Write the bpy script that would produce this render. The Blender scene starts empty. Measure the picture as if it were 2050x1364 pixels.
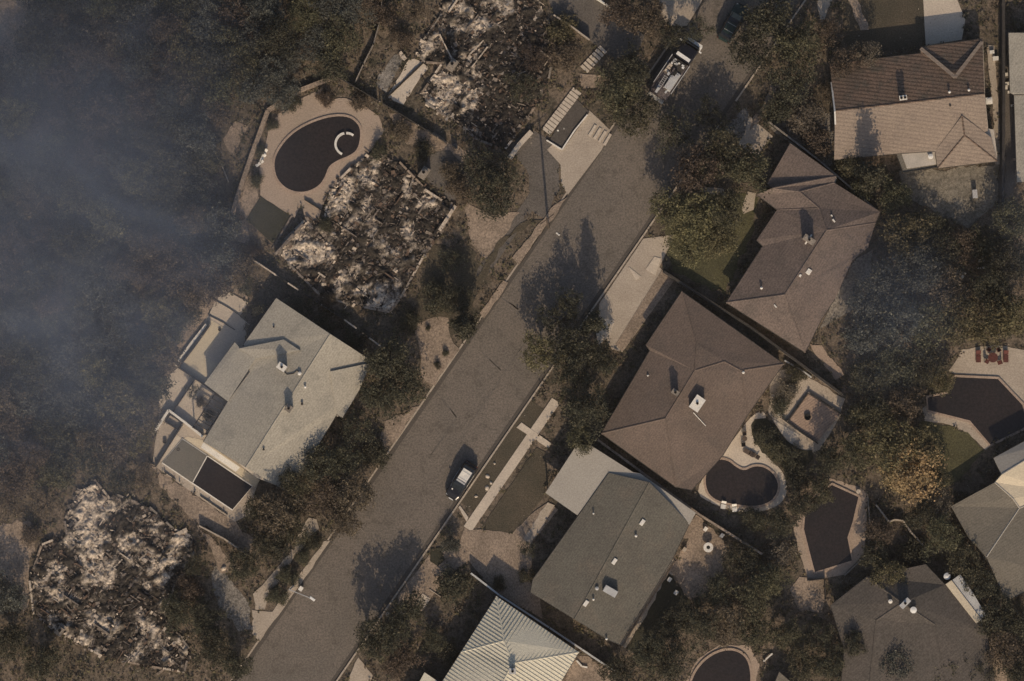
import bpy, bmesh, math, random
from mathutils import Vector, noise
from mathutils.geometry import tessellate_polygon
R = math.radians
scene = bpy.context.scene
col = scene.collection
# ------------------------------------------------------------------ camera
S = 127.51 / 2050.0            # metres per photo pixel on the ground
CAMZ = 400.0
def P(px, py, z=0.0):
    k = (CAMZ - z) / CAMZ
    return Vector(((px - 1025) * S * k, (682 - py) * S * k, z))
cam_d = bpy.data.cameras.new("camera"); cam = bpy.data.objects.new("camera", cam_d); col.objects.link(cam)
cam.location = (0, 0, CAMZ); cam_d.lens = 36 * CAMZ / 127.51; cam_d.sensor_width = 36
cam_d.clip_start = 1; cam_d.clip_end = 3000
scene.camera = cam
# ------------------------------------------------------------------ light
SUN_EL = 33.0
SH = Vector((-0.07, 1.0, 0)).normalized()         # direction the shadows fall
world = bpy.data.worlds.new("World"); scene.world = world; world.use_nodes = True
nt = world.node_tree; bg = nt.nodes['Background']
sky = nt.nodes.new('ShaderNodeTexSky'); sky.sky_type = 'NISHITA'; sky.sun_disc = False
sky.sun_elevation = R(SUN_EL); sky.sun_rotation = math.atan2(-SH.x, -SH.y)
sky.dust_density = 3.0; sky.air_density = 1.0; sky.ozone_density = 1.5
nt.links.new(sky.outputs[0], bg.inputs[0]); bg.inputs[1].default_value = 0.095
sl = bpy.data.lights.new("sun", 'SUN'); so = bpy.data.objects.new("sun", sl); col.objects.link(so)
sl.energy = 3.45; sl.angle = R(0.6); sl.color = (1.0, 0.79, 0.56)
d = Vector((SH.x * math.cos(R(SUN_EL)), SH.y * math.cos(R(SUN_EL)), -math.sin(R(SUN_EL))))
so.rotation_euler = d.to_track_quat('-Z', 'Y').to_euler(); so.location = (0, -60, 90)
scene.view_settings.view_transform = 'Standard'; scene.view_settings.look = 'None'
scene.view_settings.exposure = 0.0; scene.view_settings.gamma = 1.0
G = 0.12                                   # level of the lots above the road

# ------------------------------------------------------------------ materials
def mat(name, c1, c2=None, scale=0.3, grain=0.35, gs=6.0, rough=0.9, stripes=None, bump=0.3, coord='pos', spec=0.3, c3=None, s3=1.5, ovar=0.0):
    m = bpy.data.materials.new(name); m.use_nodes = True
    t = m.node_tree; n = t.nodes; L = t.links; b = n['Principled BSDF']
    b.inputs['Roughness'].default_value = rough; b.inputs['Specular IOR Level'].default_value = spec
    if coord == 'pos':
        src = n.new('ShaderNodeNewGeometry').outputs['Position']
    else:
        src = n.new('ShaderNodeTexCoord').outputs['Object']
    def nz(sc, det=4, ro=0.6):
        q = n.new('ShaderNodeTexNoise'); q.inputs['Scale'].default_value = sc
        q.inputs['Detail'].default_value = det; q.inputs['Roughness'].default_value = ro
        L.new(src, q.inputs['Vector']); return q.outputs[0]
    def ramp(x, lo, hi):
        q = n.new('ShaderNodeMapRange'); q.inputs[1].default_value = lo; q.inputs[2].default_value = hi
        L.new(x, q.inputs[0]); return q.outputs[0]
    def mix(f, a, bb, mode='MIX', fac=None):
        q = n.new('ShaderNodeMix'); q.data_type = 'RGBA'; q.blend_type = mode
        if fac is not None: q.inputs[0].default_value = fac
        else: L.new(f, q.inputs[0])
        for i, v in ((6, a), (7, bb)):
            if isinstance(v, tuple): q.inputs[i].default_value = (*v, 1)
            else: L.new(v, q.inputs[i])
        return q.outputs[2]
    c2 = c2 or tuple(v * 0.75 for v in c1)
    cur = mix(ramp(nz(scale), 0.35, 0.65), c1, c2)
    if c3: cur = mix(ramp(nz(s3, 5, 0.7), 0.52, 0.66), cur, c3)
    g = ramp(nz(gs, 4, 0.9), 0.41, 0.59)
    mr = n.new('ShaderNodeMapRange'); mr.inputs[3].default_value = 1 - grain; mr.inputs[4].default_value = 1 + grain
    L.new(g, mr.inputs[0])
    vm = n.new('ShaderNodeVectorMath'); vm.operation = 'SCALE'
    L.new(cur, vm.inputs[0]); L.new(mr.outputs[0], vm.inputs['Scale']); cur = vm.outputs[0]
    hgt = g
    if stripes:
        ang, period, amt = stripes
        mp = n.new('ShaderNodeMapping'); mp.vector_type = 'POINT'; mp.inputs['Rotation'].default_value = (0, 0, ang); L.new(src, mp.inputs[0])
        sx = n.new('ShaderNodeSeparateXYZ'); L.new(mp.outputs[0], sx.inputs[0])
        ad = n.new('ShaderNodeMath'); ad.operation = 'MULTIPLY_ADD'; L.new(g, ad.inputs[0]); ad.inputs[1].default_value = period * 0.25; L.new(sx.outputs[1], ad.inputs[2])
        dv = n.new('ShaderNodeMath'); dv.operation = 'DIVIDE'; L.new(ad.outputs[0], dv.inputs[0]); dv.inputs[1].default_value = period
        fr = n.new('ShaderNodeMath'); fr.operation = 'FRACT'; L.new(dv.outputs[0], fr.inputs[0])
        m2 = n.new('ShaderNodeMapRange'); m2.inputs[1].default_value = 0.0; m2.inputs[2].default_value = 0.45
        m2.inputs[3].default_value = 1 - amt; m2.inputs[4].default_value = 1.0; L.new(fr.outputs[0], m2.inputs[0])
        v2 = n.new('ShaderNodeVectorMath'); v2.operation = 'SCALE'; L.new(cur, v2.inputs[0]); L.new(m2.outputs[0], v2.inputs['Scale']); cur = v2.outputs[0]
        hgt = fr.outputs[0]
    if ovar:
        oi = n.new('ShaderNodeObjectInfo'); hs = n.new('ShaderNodeHueSaturation')
        a = n.new('ShaderNodeMapRange'); a.inputs[3].default_value = 1.22 - ovar; a.inputs[4].default_value = 1.22 + ovar; L.new(oi.outputs['Random'], a.inputs[0])
        L.new(a.outputs[0], hs.inputs['Value'])
        h = n.new('ShaderNodeMapRange'); h.inputs[3].default_value = 0.495; h.inputs[4].default_value = 0.525; L.new(oi.outputs['Random'], h.inputs[0]); L.new(h.outputs[0], hs.inputs['Hue'])
        L.new(cur, hs.inputs['Color']); cur = hs.outputs[0]
    L.new(cur, b.inputs['Base Color'])
    if bump:
        bp = n.new('ShaderNodeBump'); bp.inputs['Strength'].default_value = bump; bp.inputs['Distance'].default_value = 0.05
        L.new(hgt, bp.inputs['Height']); L.new(bp.outputs[0], b.inputs['Normal'])
    return m
def attr_mat(name, rough=0.95):
    m = bpy.data.materials.new(name); m.use_nodes = True; t = m.node_tree; b = t.nodes['Principled BSDF']
    a = t.nodes.new('ShaderNodeVertexColor'); a.layer_name = 'Col'
    g = t.nodes.new('ShaderNodeNewGeometry'); q = t.nodes.new('ShaderNodeTexNoise'); q.inputs['Scale'].default_value = 3.5; q.inputs['Detail'].default_value = 5; q.inputs['Roughness'].default_value = .75
    t.links.new(g.outputs['Position'], q.inputs['Vector'])
    mr = t.nodes.new('ShaderNodeMapRange'); mr.inputs[1].default_value = .35; mr.inputs[2].default_value = .65; mr.inputs[3].default_value = .25; mr.inputs[4].default_value = 1.6
    t.links.new(q.outputs[0], mr.inputs[0])
    v = t.nodes.new('ShaderNodeVectorMath'); v.operation = 'SCALE'; t.links.new(a.outputs[0], v.inputs[0]); t.links.new(mr.outputs[0], v.inputs['Scale'])
    t.links.new(v.outputs[0], b.inputs['Base Color']); b.inputs['Roughness'].default_value = rough; b.inputs['Specular IOR Level'].default_value = .2
    return m
M = {}
M['ground'] = mat('soil', (.155, .122, .092), (.09, .075, .056), .12, .45, 3.5, c3=(.038, .036, .026), s3=.5)
M['asphalt'] = mat('asphalt', (.155, .133, .112), (.128, .113, .097), .16, .30, 4.2, c3=(.105, .092, .077), s3=.6)
M['patch'] = mat('asphalt_patch', (.085, .075, .065), (.075, .066, .058), .4, .25, 6)
M['concrete'] = mat('concrete', (.40, .345, .28), (.34, .29, .235), .3, .18, 5)
M['pale'] = mat('pale_concrete', (.52, .455, .37), (.45, .39, .32), .3, .14, 5)
M['deck'] = mat('deck_stone', (.36, .285, .225), (.31, .25, .195), .25, .16, 5)
M['dirt'] = mat('dirt', (.29, .23, .178), (.19, .152, .118), .35, .35, 4)
M['walk'] = mat('worn_pavement', (.125, .112, .10), (.10, .09, .08), .3, .3, 5)
M['yard'] = mat('dusty_yard', (.20, .18, .145), (.125, .115, .095), .5, .4, 3)
M['lawn'] = mat('dry_lawn', (.085, .07, .05), (.06, .053, .038), .25, .4, 6)
M['lawn_green'] = mat('green_lawn', (.085, .08, .042), (.062, .06, .032), .25, .4, 5)
M['lawn_dark'] = mat('dark_lawn', (.04, .038, .026), (.032, .032, .022), .3, .3, 5)
M['gravel'] = mat('gravel', (.22, .20, .175), (.14, .13, .115), .6, .5, 4)
M['water'] = mat('dark_water', (.022, .019, .018), (.028, .022, .020), .2, .25, 3, rough=.25, bump=.05, spec=.4)
M['coping'] = mat('coping', (.36, .28, .22), (.30, .23, .18), .5, .2, 5)
M['white'] = mat('white_paint', (.72, .69, .62), (.62, .6, .55), 1, .12, 6)
M['wall'] = mat('stucco', (.5, .45, .38), (.42, .38, .32), .8, .12, 6)
M['block'] = mat('block_wall', (.26, .225, .19), (.18, .16, .135), .6, .3, 5)
M['darkfence'] = mat('dark_fence', (.05, .045, .04), (.035, .032, .03), .8, .3, 5)
M['wood'] = mat('wood', (.33, .245, .19), (.29, .215, .165), .8, .2, 5, stripes=(R(-35), .3, .35))
M['metal'] = mat('metal', (.45, .46, .45), (.38, .38, .38), 1, .1, 6, rough=.5)
M['black'] = mat('black_paint', (.012, .012, .016), (.010, .010, .013), 1, .1, 6, rough=.25, spec=.5, bump=0)
M['glass'] = mat('dark_glass', (.02, .024, .03), (.015, .02, .025), 1, .1, 6, rough=.1, spec=.6, bump=0)
M['rubber'] = mat('rubber', (.02, .02, .02), (.015, .015, .015), 1, .1, 6)
M['chrome'] = mat('bright_metal', (.75, .75, .72), (.65, .65, .62), 1, .1, 6, rough=.35, bump=0)
M['red'] = mat('dark_red', (.10, .035, .03), (.08, .03, .025), 1, .2, 6)
M['fire'] = mat('scorched_engine_paint', (.13, .11, .105), (.07, .06, .065), 1.2, .4, 5)
M['fabric'] = mat('cover_fabric', (.155, .145, .125), (.13, .125, .11), .5, .15, 6)
M['brown'] = mat('furniture_brown', (.10, .075, .06), None, 1, .2, 6)
M['teal'] = mat('teal_paint', (.018, .036, .035), (.016, .03, .03), 1, .2, 6, rough=.3)
M['bark'] = mat('bark', (.09, .07, .055), (.05, .04, .035), 3, .3, 10, coord='obj')
M['ash'] = attr_mat('ash_bed')
for k, c in (('ash_white', (.55, .47, .38)), ('ash_grey', (.22, .185, .155)), ('char', (.032, .028, .026)), ('rust', (.15, .105, .078))):
    M[k] = mat(k, c, tuple(v * .6 for v in c), 1.5, .4, 6)
F = {}
F['dk'] = mat('foliage_dark', (.070, .068, .048), (.045, .045, .034), 1.3, .75, 15, coord='obj', ovar=.22, bump=0, c3=(.135, .115, .08), s3=3.2)
F['ol'] = mat('foliage_olive', (.14, .122, .070), (.085, .076, .048), 1.2, .75, 15, coord='obj', ovar=.2, bump=0, c3=(.20, .165, .10), s3=3.2)
F['gr'] = mat('foliage_green', (.098, .092, .058), (.062, .060, .042), 1.2, .75, 15, coord='obj', ovar=.2, bump=0, c3=(.17, .145, .095), s3=3.2)
F['br'] = mat('foliage_scorched', (.125, .095, .072), (.072, .058, .048), 1.2, .75, 15, coord='obj', ovar=.22, bump=0, c3=(.18, .14, .105), s3=3.2)
F['gy'] = mat('foliage_grey', (.18, .155, .12), (.12, .105, .085), 1.2, .75, 15, coord='obj', ovar=.2, bump=0)
F['or'] = mat('foliage_orange', (.36, .24, .14), (.22, .17, .10), 1.0, .75, 15, coord='obj', ovar=.1, bump=0)
F['bl'] = mat('foliage_bluegrey', (.095, .098, .085), (.062, .065, .06), 1.2, .75, 15, coord='obj', ovar=.2, bump=0, c3=(.16, .15, .12), s3=3.2)  # grey-blue smoke veil painted into the leaf colour
for m_ in F.values():
    t_ = m_.node_tree; b_ = t_.nodes['Principled BSDF']; tl = t_.nodes.new('ShaderNodeBsdfTranslucent'); mx = t_.nodes.new('ShaderNodeMixShader'); mx.inputs[0].default_value = .38
    src_ = b_.inputs['Base Color'].links[0].from_socket; t_.links.new(src_, tl.inputs[0]); t_.links.new(b_.outputs[0], mx.inputs[1]); t_.links.new(tl.outputs[0], mx.inputs[2]); t_.links.new(mx.outputs[0], t_.nodes['Material Output'].inputs[0])
RF = {}
a_road = R(90 - 55.5)       # houses stand square to the road
RF['grey'] = mat('grey_shingle', (.35, .325, .27), (.30, .28, .235), .2, .2, 5, c3=(.27, .255, .215), s3=.4, stripes=(R(-55.5), .32, .12))
RF['tan'] = mat('brown_shingle', (.150, .115, .095), (.122, .095, .078), .2, .24, 5, c3=(.118, .095, .08), s3=.35, stripes=(R(-55.5), .32, .15))
RF['brown'] = mat('dark_brown_shingle', (.155, .122, .104), (.128, .102, .09), .2, .28, 4.5, c3=(.115, .094, .082), s3=.4, stripes=(R(-55.5), .34, .18))
RF['tile'] = mat('clay_tile', (.17, .118, .088), (.125, .095, .075), .35, .3, 4.5, c3=(.10, .085, .068), s3=.7, stripes=(R(7), .46, .75))  # north slopes and caps; darker copy with the slope's shade in its colour
RF['tile_sunlit_and_flashing'] = mat('clay_tile_sunlit_and_flashing', (.275, .222, .175), (.25, .20, .16), .3, .2, 5, c3=(.225, .182, .148), s3=.5, stripes=(R(7), .46, .25))  # south slopes' copy of the tile, sunlight painted into its colour; also the flashing
RF['dark'] = mat('charcoal_shingle', (.125, .118, .098), (.105, .098, .083), .25, .26, 5, c3=(.135, .12, .098), s3=.35, stripes=(R(-55.5), .32, .15))
RF['dusk'] = mat('weathered_shingle', (.098, .085, .074), (.078, .07, .061), .25, .3, 4, stripes=(R(-40), .32, .15))
RF['white'] = mat('white_membrane', (.36, .335, .29), (.33, .305, .265), .2, .12, 5)
RF['metal'] = mat('cream_metal_roof', (.60, .57, .46), (.56, .53, .43), .3, .1, 5, rough=.6)
RF['cream'] = mat('cream_roof', (.55, .48, .36), (.5, .44, .33), .3, .1, 5)
RF['mid'] = mat('grey_brown_shingle', (.165, .148, .12), (.14, .128, .105), .25, .22, 5, stripes=(R(-30), .32, .15))

# ------------------------------------------------------------------ mesh helpers
class MB:
    def __init__(s): s.v = []; s.f = []; s.m = []
    def add(s, vs, fs, mi=0):
        o = len(s.v); s.v += [tuple(v) for v in vs]
        for f in fs: s.f.append(tuple(i + o for i in f)); s.m.append(mi)
    def box(s, c, size, rz=0, mi=0, tilt=(0, 0), taper=1.0):
        hx, hy, hz = size[0] / 2, size[1] / 2, size[2] / 2
        ca, sa = math.cos(rz), math.sin(rz); vs = []
        for z in (-hz, hz):
            k = taper if z > 0 else 1
            for x, y in ((-hx, -hy), (hx, -hy), (hx, hy), (-hx, hy)):
                x2, y2 = x * k, y * k; zz = z + x * tilt[0] + y * tilt[1]
                vs.append((c[0] + x2 * ca - y2 * sa, c[1] + x2 * sa + y2 * ca, c[2] + zz))
        s.add(vs, [(3, 2, 1, 0), (4, 5, 6, 7), (0, 1, 5, 4), (1, 2, 6, 5), (2, 3, 7, 6), (3, 0, 4, 7)], mi)
    def bar(s, p, q, w, h, mi=0):          # box along p->q, p and q on its underside centreline
        p = Vector(p); q = Vector(q); dd = q - p; dd.z = 0; n = Vector((-dd.y, dd.x, 0)).normalized() * w / 2; up = Vector((0, 0, h))
        vs = [p - n, q - n, q + n, p + n, p - n + up, q - n + up, q + n + up, p + n + up]
        s.add(vs, [(3, 2, 1, 0), (4, 5, 6, 7), (0, 1, 5, 4), (1, 2, 6, 5), (2, 3, 7, 6), (3, 0, 4, 7)], mi)
    def tube(s, p, q, r, r2=None, n=8, mi=0):
        p = Vector(p); q = Vector(q); r2 = r if r2 is None else r2
        dd = (q - p).normalized(); a = dd.orthogonal().normalized(); b = dd.cross(a)
        vs = [p + (a * math.cos(6.2832 * i / n) + b * math.sin(6.2832 * i / n)) * r for i in range(n)]
        vs += [q + (a * math.cos(6.2832 * i / n) + b * math.sin(6.2832 * i / n)) * r2 for i in range(n)]
        fs = [(i, (i + 1) % n, n + (i + 1) % n, n + i) for i in range(n)] + [tuple(range(n))[::-1], tuple(range(n, 2 * n))]
        s.add(vs, fs, mi)
    def prism(s, pts, z0, z1, mi=0, z1f=None):  # pts: xy world
        n = len(pts)
        area = sum(pts[i][0] * pts[(i + 1) % n][1] - pts[(i + 1) % n][0] * pts[i][1] for i in range(n))
        if area < 0: pts = pts[::-1]
        vs = [(p[0], p[1], z0) for p in pts] + [(p[0], p[1], z1) for p in pts]
        fs = [(i, (i + 1) % n, n + (i + 1) % n, n + i) for i in range(n)] + [tuple(range(n))[::-1], tuple(range(n, 2 * n))]
        s.add(vs, fs, mi)
    def slab(s, pts, zb, mi=0):              # pts 3D, top surface; solid down to zb
        n = len(pts)
        area = sum(pts[i][0] * pts[(i + 1) % n][1] - pts[(i + 1) % n][0] * pts[i][1] for i in range(n))
        if area < 0: pts = pts[::-1]
        top = [tuple(p) for p in pts]; bot = [(p[0], p[1], zb) for p in pts]
        tris = tessellate_polygon([[Vector((p[0], p[1], 0)) for p in pts]])
        fs = []
        for t in tris:
            a, b, c = t
            A, B, Cc = pts[a], pts[b], pts[c]
            if (B[0] - A[0]) * (Cc[1] - A[1]) - (B[1] - A[1]) * (Cc[0] - A[0]) < 0: a, c = c, a
            fs.append((a, b, c))
        fs += [(n + i, n + (i + 1) % n, (i + 1) % n, i) for i in range(n)]
        s.add(top + bot, fs, mi)
    def lathe(s, c, prof, n=20, mi=0):       # prof: (r, z)
        vs = []
        for r, z in prof:
            for i in range(n): vs.append((c[0] + r * math.cos(6.2832 * i / n), c[1] + r * math.sin(6.2832 * i / n), c[2] + z))
        fs = [(k * n + i, k * n + (i + 1) % n, (k + 1) * n + (i + 1) % n, (k + 1) * n + i) for k in range(len(prof) - 1) for i in range(n)]
        fs += [tuple(range(n))[::-1], tuple(range((len(prof) - 1) * n, len(prof) * n))]
        s.add(vs, fs, mi)
    def build(s, name, mats, parent=None, smooth=False):
        me = bpy.data.meshes.new(name); org = Vector((0, 0, 0))
        if parent is not None:
            org = wloc(parent)
        me.from_pydata([(v[0] - org.x, v[1] - org.y, v[2] - org.z) for v in s.v], [], s.f)
        for m in (mats if isinstance(mats, (list, tuple)) else [mats]): me.materials.append(m)
        me.polygons.foreach_set('material_index', s.m)
        if smooth: me.polygons.foreach_set('use_smooth', [True] * len(s.f))
        me.update()
        o = bpy.data.objects.new(name, me); col.objects.link(o)
        if parent is not None: o.parent = parent
        return o
def wloc(o):
    v = Vector((0, 0, 0))
    while o is not None: v += o.location; o = o.parent
    return v
def thing(name, label, cat, loc, group=None):
    o = bpy.data.objects.new(name, None); col.objects.link(o); o.location = loc; o.empty_display_size = .5
    o['label'] = label; o['category'] = cat
    if group: o['group'] = group
    return o
def tag(o, label, cat, group=None, kind=None):
    o['label'] = label; o['category'] = cat
    if group: o['group'] = group
    if kind: o['kind'] = kind
    return o
def centre(mb):                              # put one-mesh things on their own origin
    xs = [v[0] for v in mb.v]; ys = [v[1] for v in mb.v]; zs = [v[2] for v in mb.v]
    return Vector(((min(xs) + max(xs)) / 2, (min(ys) + max(ys)) / 2, min(zs)))
def solo(mb, name, m, label, cat, group=None, smooth=False):
    c = centre(mb); mb.v = [(v[0] - c.x, v[1] - c.y, v[2] - c.z) for v in mb.v]
    o = mb.build(name, m, None, smooth); o.location = c
    return tag(o, label, cat, group)
def smooth_loop(pts, it=2):
    for _ in range(it):
        q = []
        for i in range(len(pts)):
            a = pts[i]; b = pts[(i + 1) % len(pts)]
            q += [(a[0] * .75 + b[0] * .25, a[1] * .75 + b[1] * .25), (a[0] * .25 + b[0] * .75, a[1] * .25 + b[1] * .75)]
        pts = q
    return pts
HARD = []
def inside(pt, poly):
    x, y = pt; c = False; j = len(poly) - 1
    for i in range(len(poly)):
        xi, yi = poly[i]; xj, yj = poly[j]
        if (yi > y) != (yj > y) and x < (xj - xi) * (y - yi) / (yj - yi) + xi: c = not c
        j = i
    return c
def rough_edge(pts, amp, step=14, seed=0):
    rr = random.Random(seed); out = []
    for i in range(len(pts)):
        a = pts[i]; b = pts[(i + 1) % len(pts)]; L_ = math.dist(a, b); n = max(1, int(L_ / step))
        for k in range(n):
            t = k / n; out.append((a[0] + (b[0] - a[0]) * t + rr.uniform(-amp, amp), a[1] + (b[1] - a[1]) * t + rr.uniform(-amp, amp)))
    return out
NST = [0]
def struct(name, pts, m, layer=1, rough=0, smooth=0, hard=True, base=G, th=0.0):
    pp = pts
    if smooth: pp = smooth_loop(pp, smooth)
    if rough: pp = rough_edge(pp, rough, 12, int(pts[0][0]))
    if hard: HARD.append(pp)
    mb = MB(); w = [P(x, y) for x, y in pp]
    z = base + .035 * layer + .00025 * NST[0] + th; NST[0] += 1
    mb.slab([(p.x, p.y, z) for p in w], base - .02)
    o = mb.build(name, m); o['kind'] = 'structure'; return o

# ------------------------------------------------------------------ terrain and road
U = Vector((.567, -.824)).normalized(); N_ = Vector((.824, .567)).normalized()
def uv(u, v): return (U.x * u + N_.x * v, U.y * u + N_.y * v)   # photo pixels
VL, VR = 1155, 1327
g = MB()
far = 240 / S
for poly in ([uv(-far, VL), uv(far, VL), uv(far, VL - far), uv(-far, VL - far)], [uv(-far, VR), uv(far, VR), uv(far, VR + far), uv(-far, VR + far)]):
    w = [P(x, y) for x, y in poly]; g.prism([(p.x, p.y) for p in w], -.3, G)
o = g.build('ground', M['ground']); o['kind'] = 'structure'
g = MB(); w = [P(*uv(a, b)) for a, b in ((-far, VL - 5), (far, VL - 5), (far, VR + 5), (-far, VR + 5))]
g.prism([(p.x, p.y) for p in w], -.25, 0); o = g.build('road', M['asphalt']); o['kind'] = 'structure'
HARD.append([uv(-3000, VL - 6), uv(3000, VL - 6), uv(3000, VR + 6), uv(-3000, VR + 6)])
def u_of(px, py): return px * U.x + py * U.y
for v0, nm in ((VL - 1.3, 'kerb'), (VR + 1.3, 'kerb')):
    g = MB(); rr = random.Random(int(v0)); u = -1400
    while u < 1100:
        ln = rr.uniform(42, 52)
        if rr.random() > .05: g.bar(P(*uv(u, v0), .0), P(*uv(u + ln - .5, v0), .0), .2, G + .035 + rr.uniform(0, .01))
        u += ln
    g.build(nm, M['concrete'])['kind'] = 'structure'
g = MB()
for v0 in (VL + 5, VR - 5): g.bar(P(*uv(-1400, v0), .004), P(*uv(1100, v0), .004), .5, .004)
g.build('gutter', M['patch'])['kind'] = 'structure'  # gutter strips, darkened to paint in the shadow line along the kerbs
# tar seams and stains on the asphalt
g = MB(); rr = random.Random(4)
def seam(pts, w=.09):
    q = rough_edge(pts + [pts[-1]], 1.2, 10, int(pts[0][0]))
    q = q[:-1]
    for a, b in zip(q, q[1:]):
        if math.dist(a, b) > .3 and math.dist(a, b) < 80: g.bar(P(*a, .005), P(*b, .005), w * rr.uniform(.6, 1.3), .003)
seam([(872, 783), (893, 806), (913, 836)], .13); seam([(913, 836), (893, 870), (862, 912)], .08)
seam([(965, 705), (990, 730), (1003, 741)], .1); seam([(1000, 592), (1025, 612), (1037, 620)], .14); seam([(1090, 458), (1040, 530)], .05)
seam([(870, 960), (905, 900), (1000, 760), (1060, 672)], .06)
g.build('road_seam', M['walk'])['kind'] = 'structure'
# pavements and drives ------------------------------------------------
def strip(name, u0, u1, v0, v1, m, layer=1):
    return struct(name, [uv(u0, v0), uv(u1, v0), uv(u1, v1), uv(u0, v1)], m, layer)
strip('sidewalk', u_of(1150, 400), u_of(905, 640), VL - 62, VL - 38, M['walk'], 1)
strip('sidewalk', u_of(1110, 800), u_of(938, 1060), 1362, 1381, M['pale'], 3)
struct('path', [(1044, 846), (1104, 888), (1098, 898), (1034, 856)], M['pale'], 4)
struct('driveway', [(932, 407), (985, 432), (1039, 424), (1020, 456), (973, 517), (944, 490), (935, 450)], M['dirt'], 2, 2)
struct('driveway', [(1095, 300), (1180, 222), (1200, 240), (1222, 262), (1205, 300), (1137, 390), (1124, 370), (1122, 330)], M['concrete'], 2)
struct('driveway', [(1017, 290), (1070, 260), (1120, 300), (1120, 380), (1090, 440), (1060, 420), (1060, 350)], M['walk'], 1, 2)
struct('verge', [(1085, 440), (1050, 440), (1000, 500), (960, 580), (925, 650), (900, 640), (1000, 480)], M['lawn'], 3, 3)
struct('verge', [(1110, 410), (1137, 395), (1098, 447), (1040, 528), (1028, 515)], M['dirt'], 4, 3)
struct('verge', [(1008, 560), (1018, 565), (970, 640), (962, 628)], M['dirt'], 4, 2)
struct('front_yard', [(832, 645), (895, 633), (907, 687), (918, 697), (868, 776), (846, 752), (838, 700)], M['dirt'], 2, 4)
struct('front_yard', [(772, 842), (838, 812), (800, 872), (770, 905), (762, 880)], M['dirt'], 2, 3)
struct('path', [(618, 1035), (634, 1040), (640, 1060), (618, 1075), (600, 1110), (588, 1108), (592, 1080)], M['concrete'], 3, 1.5)
struct('path', [(584, 1100), (596, 1108), (560, 1160), (538, 1190), (530, 1220), (512, 1222), (508, 1190), (545, 1150)], M['concrete'], 3, 1.5)
struct('verge', [(649, 1084), (662, 1082), (603, 1168), (549, 1243), (520, 1284), (505, 1268), (505, 1222), (545, 1224), (600, 1150)], M['concrete'], 2, 1.2)
struct('driveway', [(426, 1130), (440, 1135), (498, 1205), (505, 1260), (480, 1262), (440, 1215), (424, 1180)], M['gravel'], 1, 3)
struct('dirt_yard', [(395, 1050), (440, 1090), (468, 1140), (440, 1150), (420, 1100)], M['dirt'], 2, 4)
# right-hand side of the street
struct('driveway', [(1288, 478), (1352, 470), (1320, 535), (1348, 563), (1246, 705), (1225, 700), (1196, 650), (1200, 608)], M['concrete'], 2)
struct('driveway', [(1325, 540), (1348, 562), (1246, 704), (1232, 690)], M['dirt'], 3)
struct('path', [(1258, 534), (1283, 554), (1273, 562)], M['pale'], 4); struct('path', [(1310, 514), (1323, 518), (1312, 552), (1292, 540)], M['pale'], 4)
struct('path', [(1192, 640), (1230, 640), (1222, 672), (1198, 692)], M['pale'], 3, 2)
struct('lawn', [(1352, 420), (1500, 385), (1520, 400), (1500, 480), (1450, 590), (1345, 545), (1330, 480)], M['lawn_green'], 1, 5)
struct('path', [(1498, 385), (1514, 387), (1508, 420), (1490, 430), (1484, 420)], M['concrete'], 2, 2)
struct('path', [(1400, 370), (1450, 378), (1452, 392), (1405, 388)], M['concrete'], 2, 4)
struct('driveway', [(1500, 232), (1520, 250), (1547, 273), (1512, 318), (1476, 288), (1490, 270)], M['concrete'], 2, 1)
struct('path', [(1543, 168), (1556, 176), (1540, 222), (1500, 262), (1506, 235), (1528, 210)], M['dirt'], 3, 2)
struct('front_yard', [(1454, 245), (1498, 212), (1500, 268), (1470, 282), (1450, 270)], M['gravel'], 1, 4)
struct('driveway', [(1310, -40), (1420, -40), (1404, 5), (1375, 52), (1334, 52), (1322, 20)], M['concrete'], 2)
struct('driveway', [(1085, -30), (1195, -10), (1290, 72), (1280, 100), (1230, 120), (1178, 80), (1112, 34)], M['walk'], 2)
struct('lawn', [(964, 1056), (1074, 896), (1092, 905), (1095, 960), (1090, 990), (1062, 1030), (1032, 1066), (990, 1066)], M['lawn'], 2, 1)
strip('verge', u_of(1060, 800), u_of(921, 1005), VR + 3, 1362, M['lawn'], 1)
struct('driveway', [(935, 1062), (964, 1060), (1027, 1067), (1062, 1030), (1098, 1005), (1117, 1020), (1066, 1086), (1062, 1165), (1080, 1196), (1086, 1238), (996, 1190), (948, 1138), (935, 1118)], M['dirt'], 3, 1)
struct('path', [(1096, 1004), (1112, 1012), (1062, 1092), (1048, 1078)], M['concrete'], 4, 2)
struct('driveway', [(918, 1020), (934, 1046), (915, 1100), (860, 1110), (798, 1190), (795, 1230), (840, 1232), (885, 1165), (940, 1120), (950, 1060)], M['dirt'], 2, 1)
struct('path', [(846, 1188), (862, 1198), (850, 1218), (834, 1206)], M['pale'], 4)
struct('lawn', [(862, 1100), (884, 1094), (890, 1120), (878, 1134), (862, 1122)], M['lawn_dark'], 4, 2)
struct('driveway', [(680, 1400), (716, 1316), (745, 1350), (730, 1400)], M['concrete'], 2, 2)
struct('path', [(921, 1012), (938, 1036), (934, 1044), (918, 1016)], M['pale'], 4)
struct('patio', [(1352, 1075), (1396, 1030), (1455, 1088), (1450, 1140), (1392, 1210), (1372, 1190), (1342, 1140), (1355, 1118), (1380, 1080)], M['dirt'], 2, 3)
struct('path', [(1345, 1118), (1360, 1130), (1252, 1298), (1240, 1290)], M['concrete'], 1)
struct('garden', [(1340, 1145), (1372, 1190), (1385, 1215), (1300, 1330), (1255, 1298)], M['lawn_dark'], 1, 3)
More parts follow.
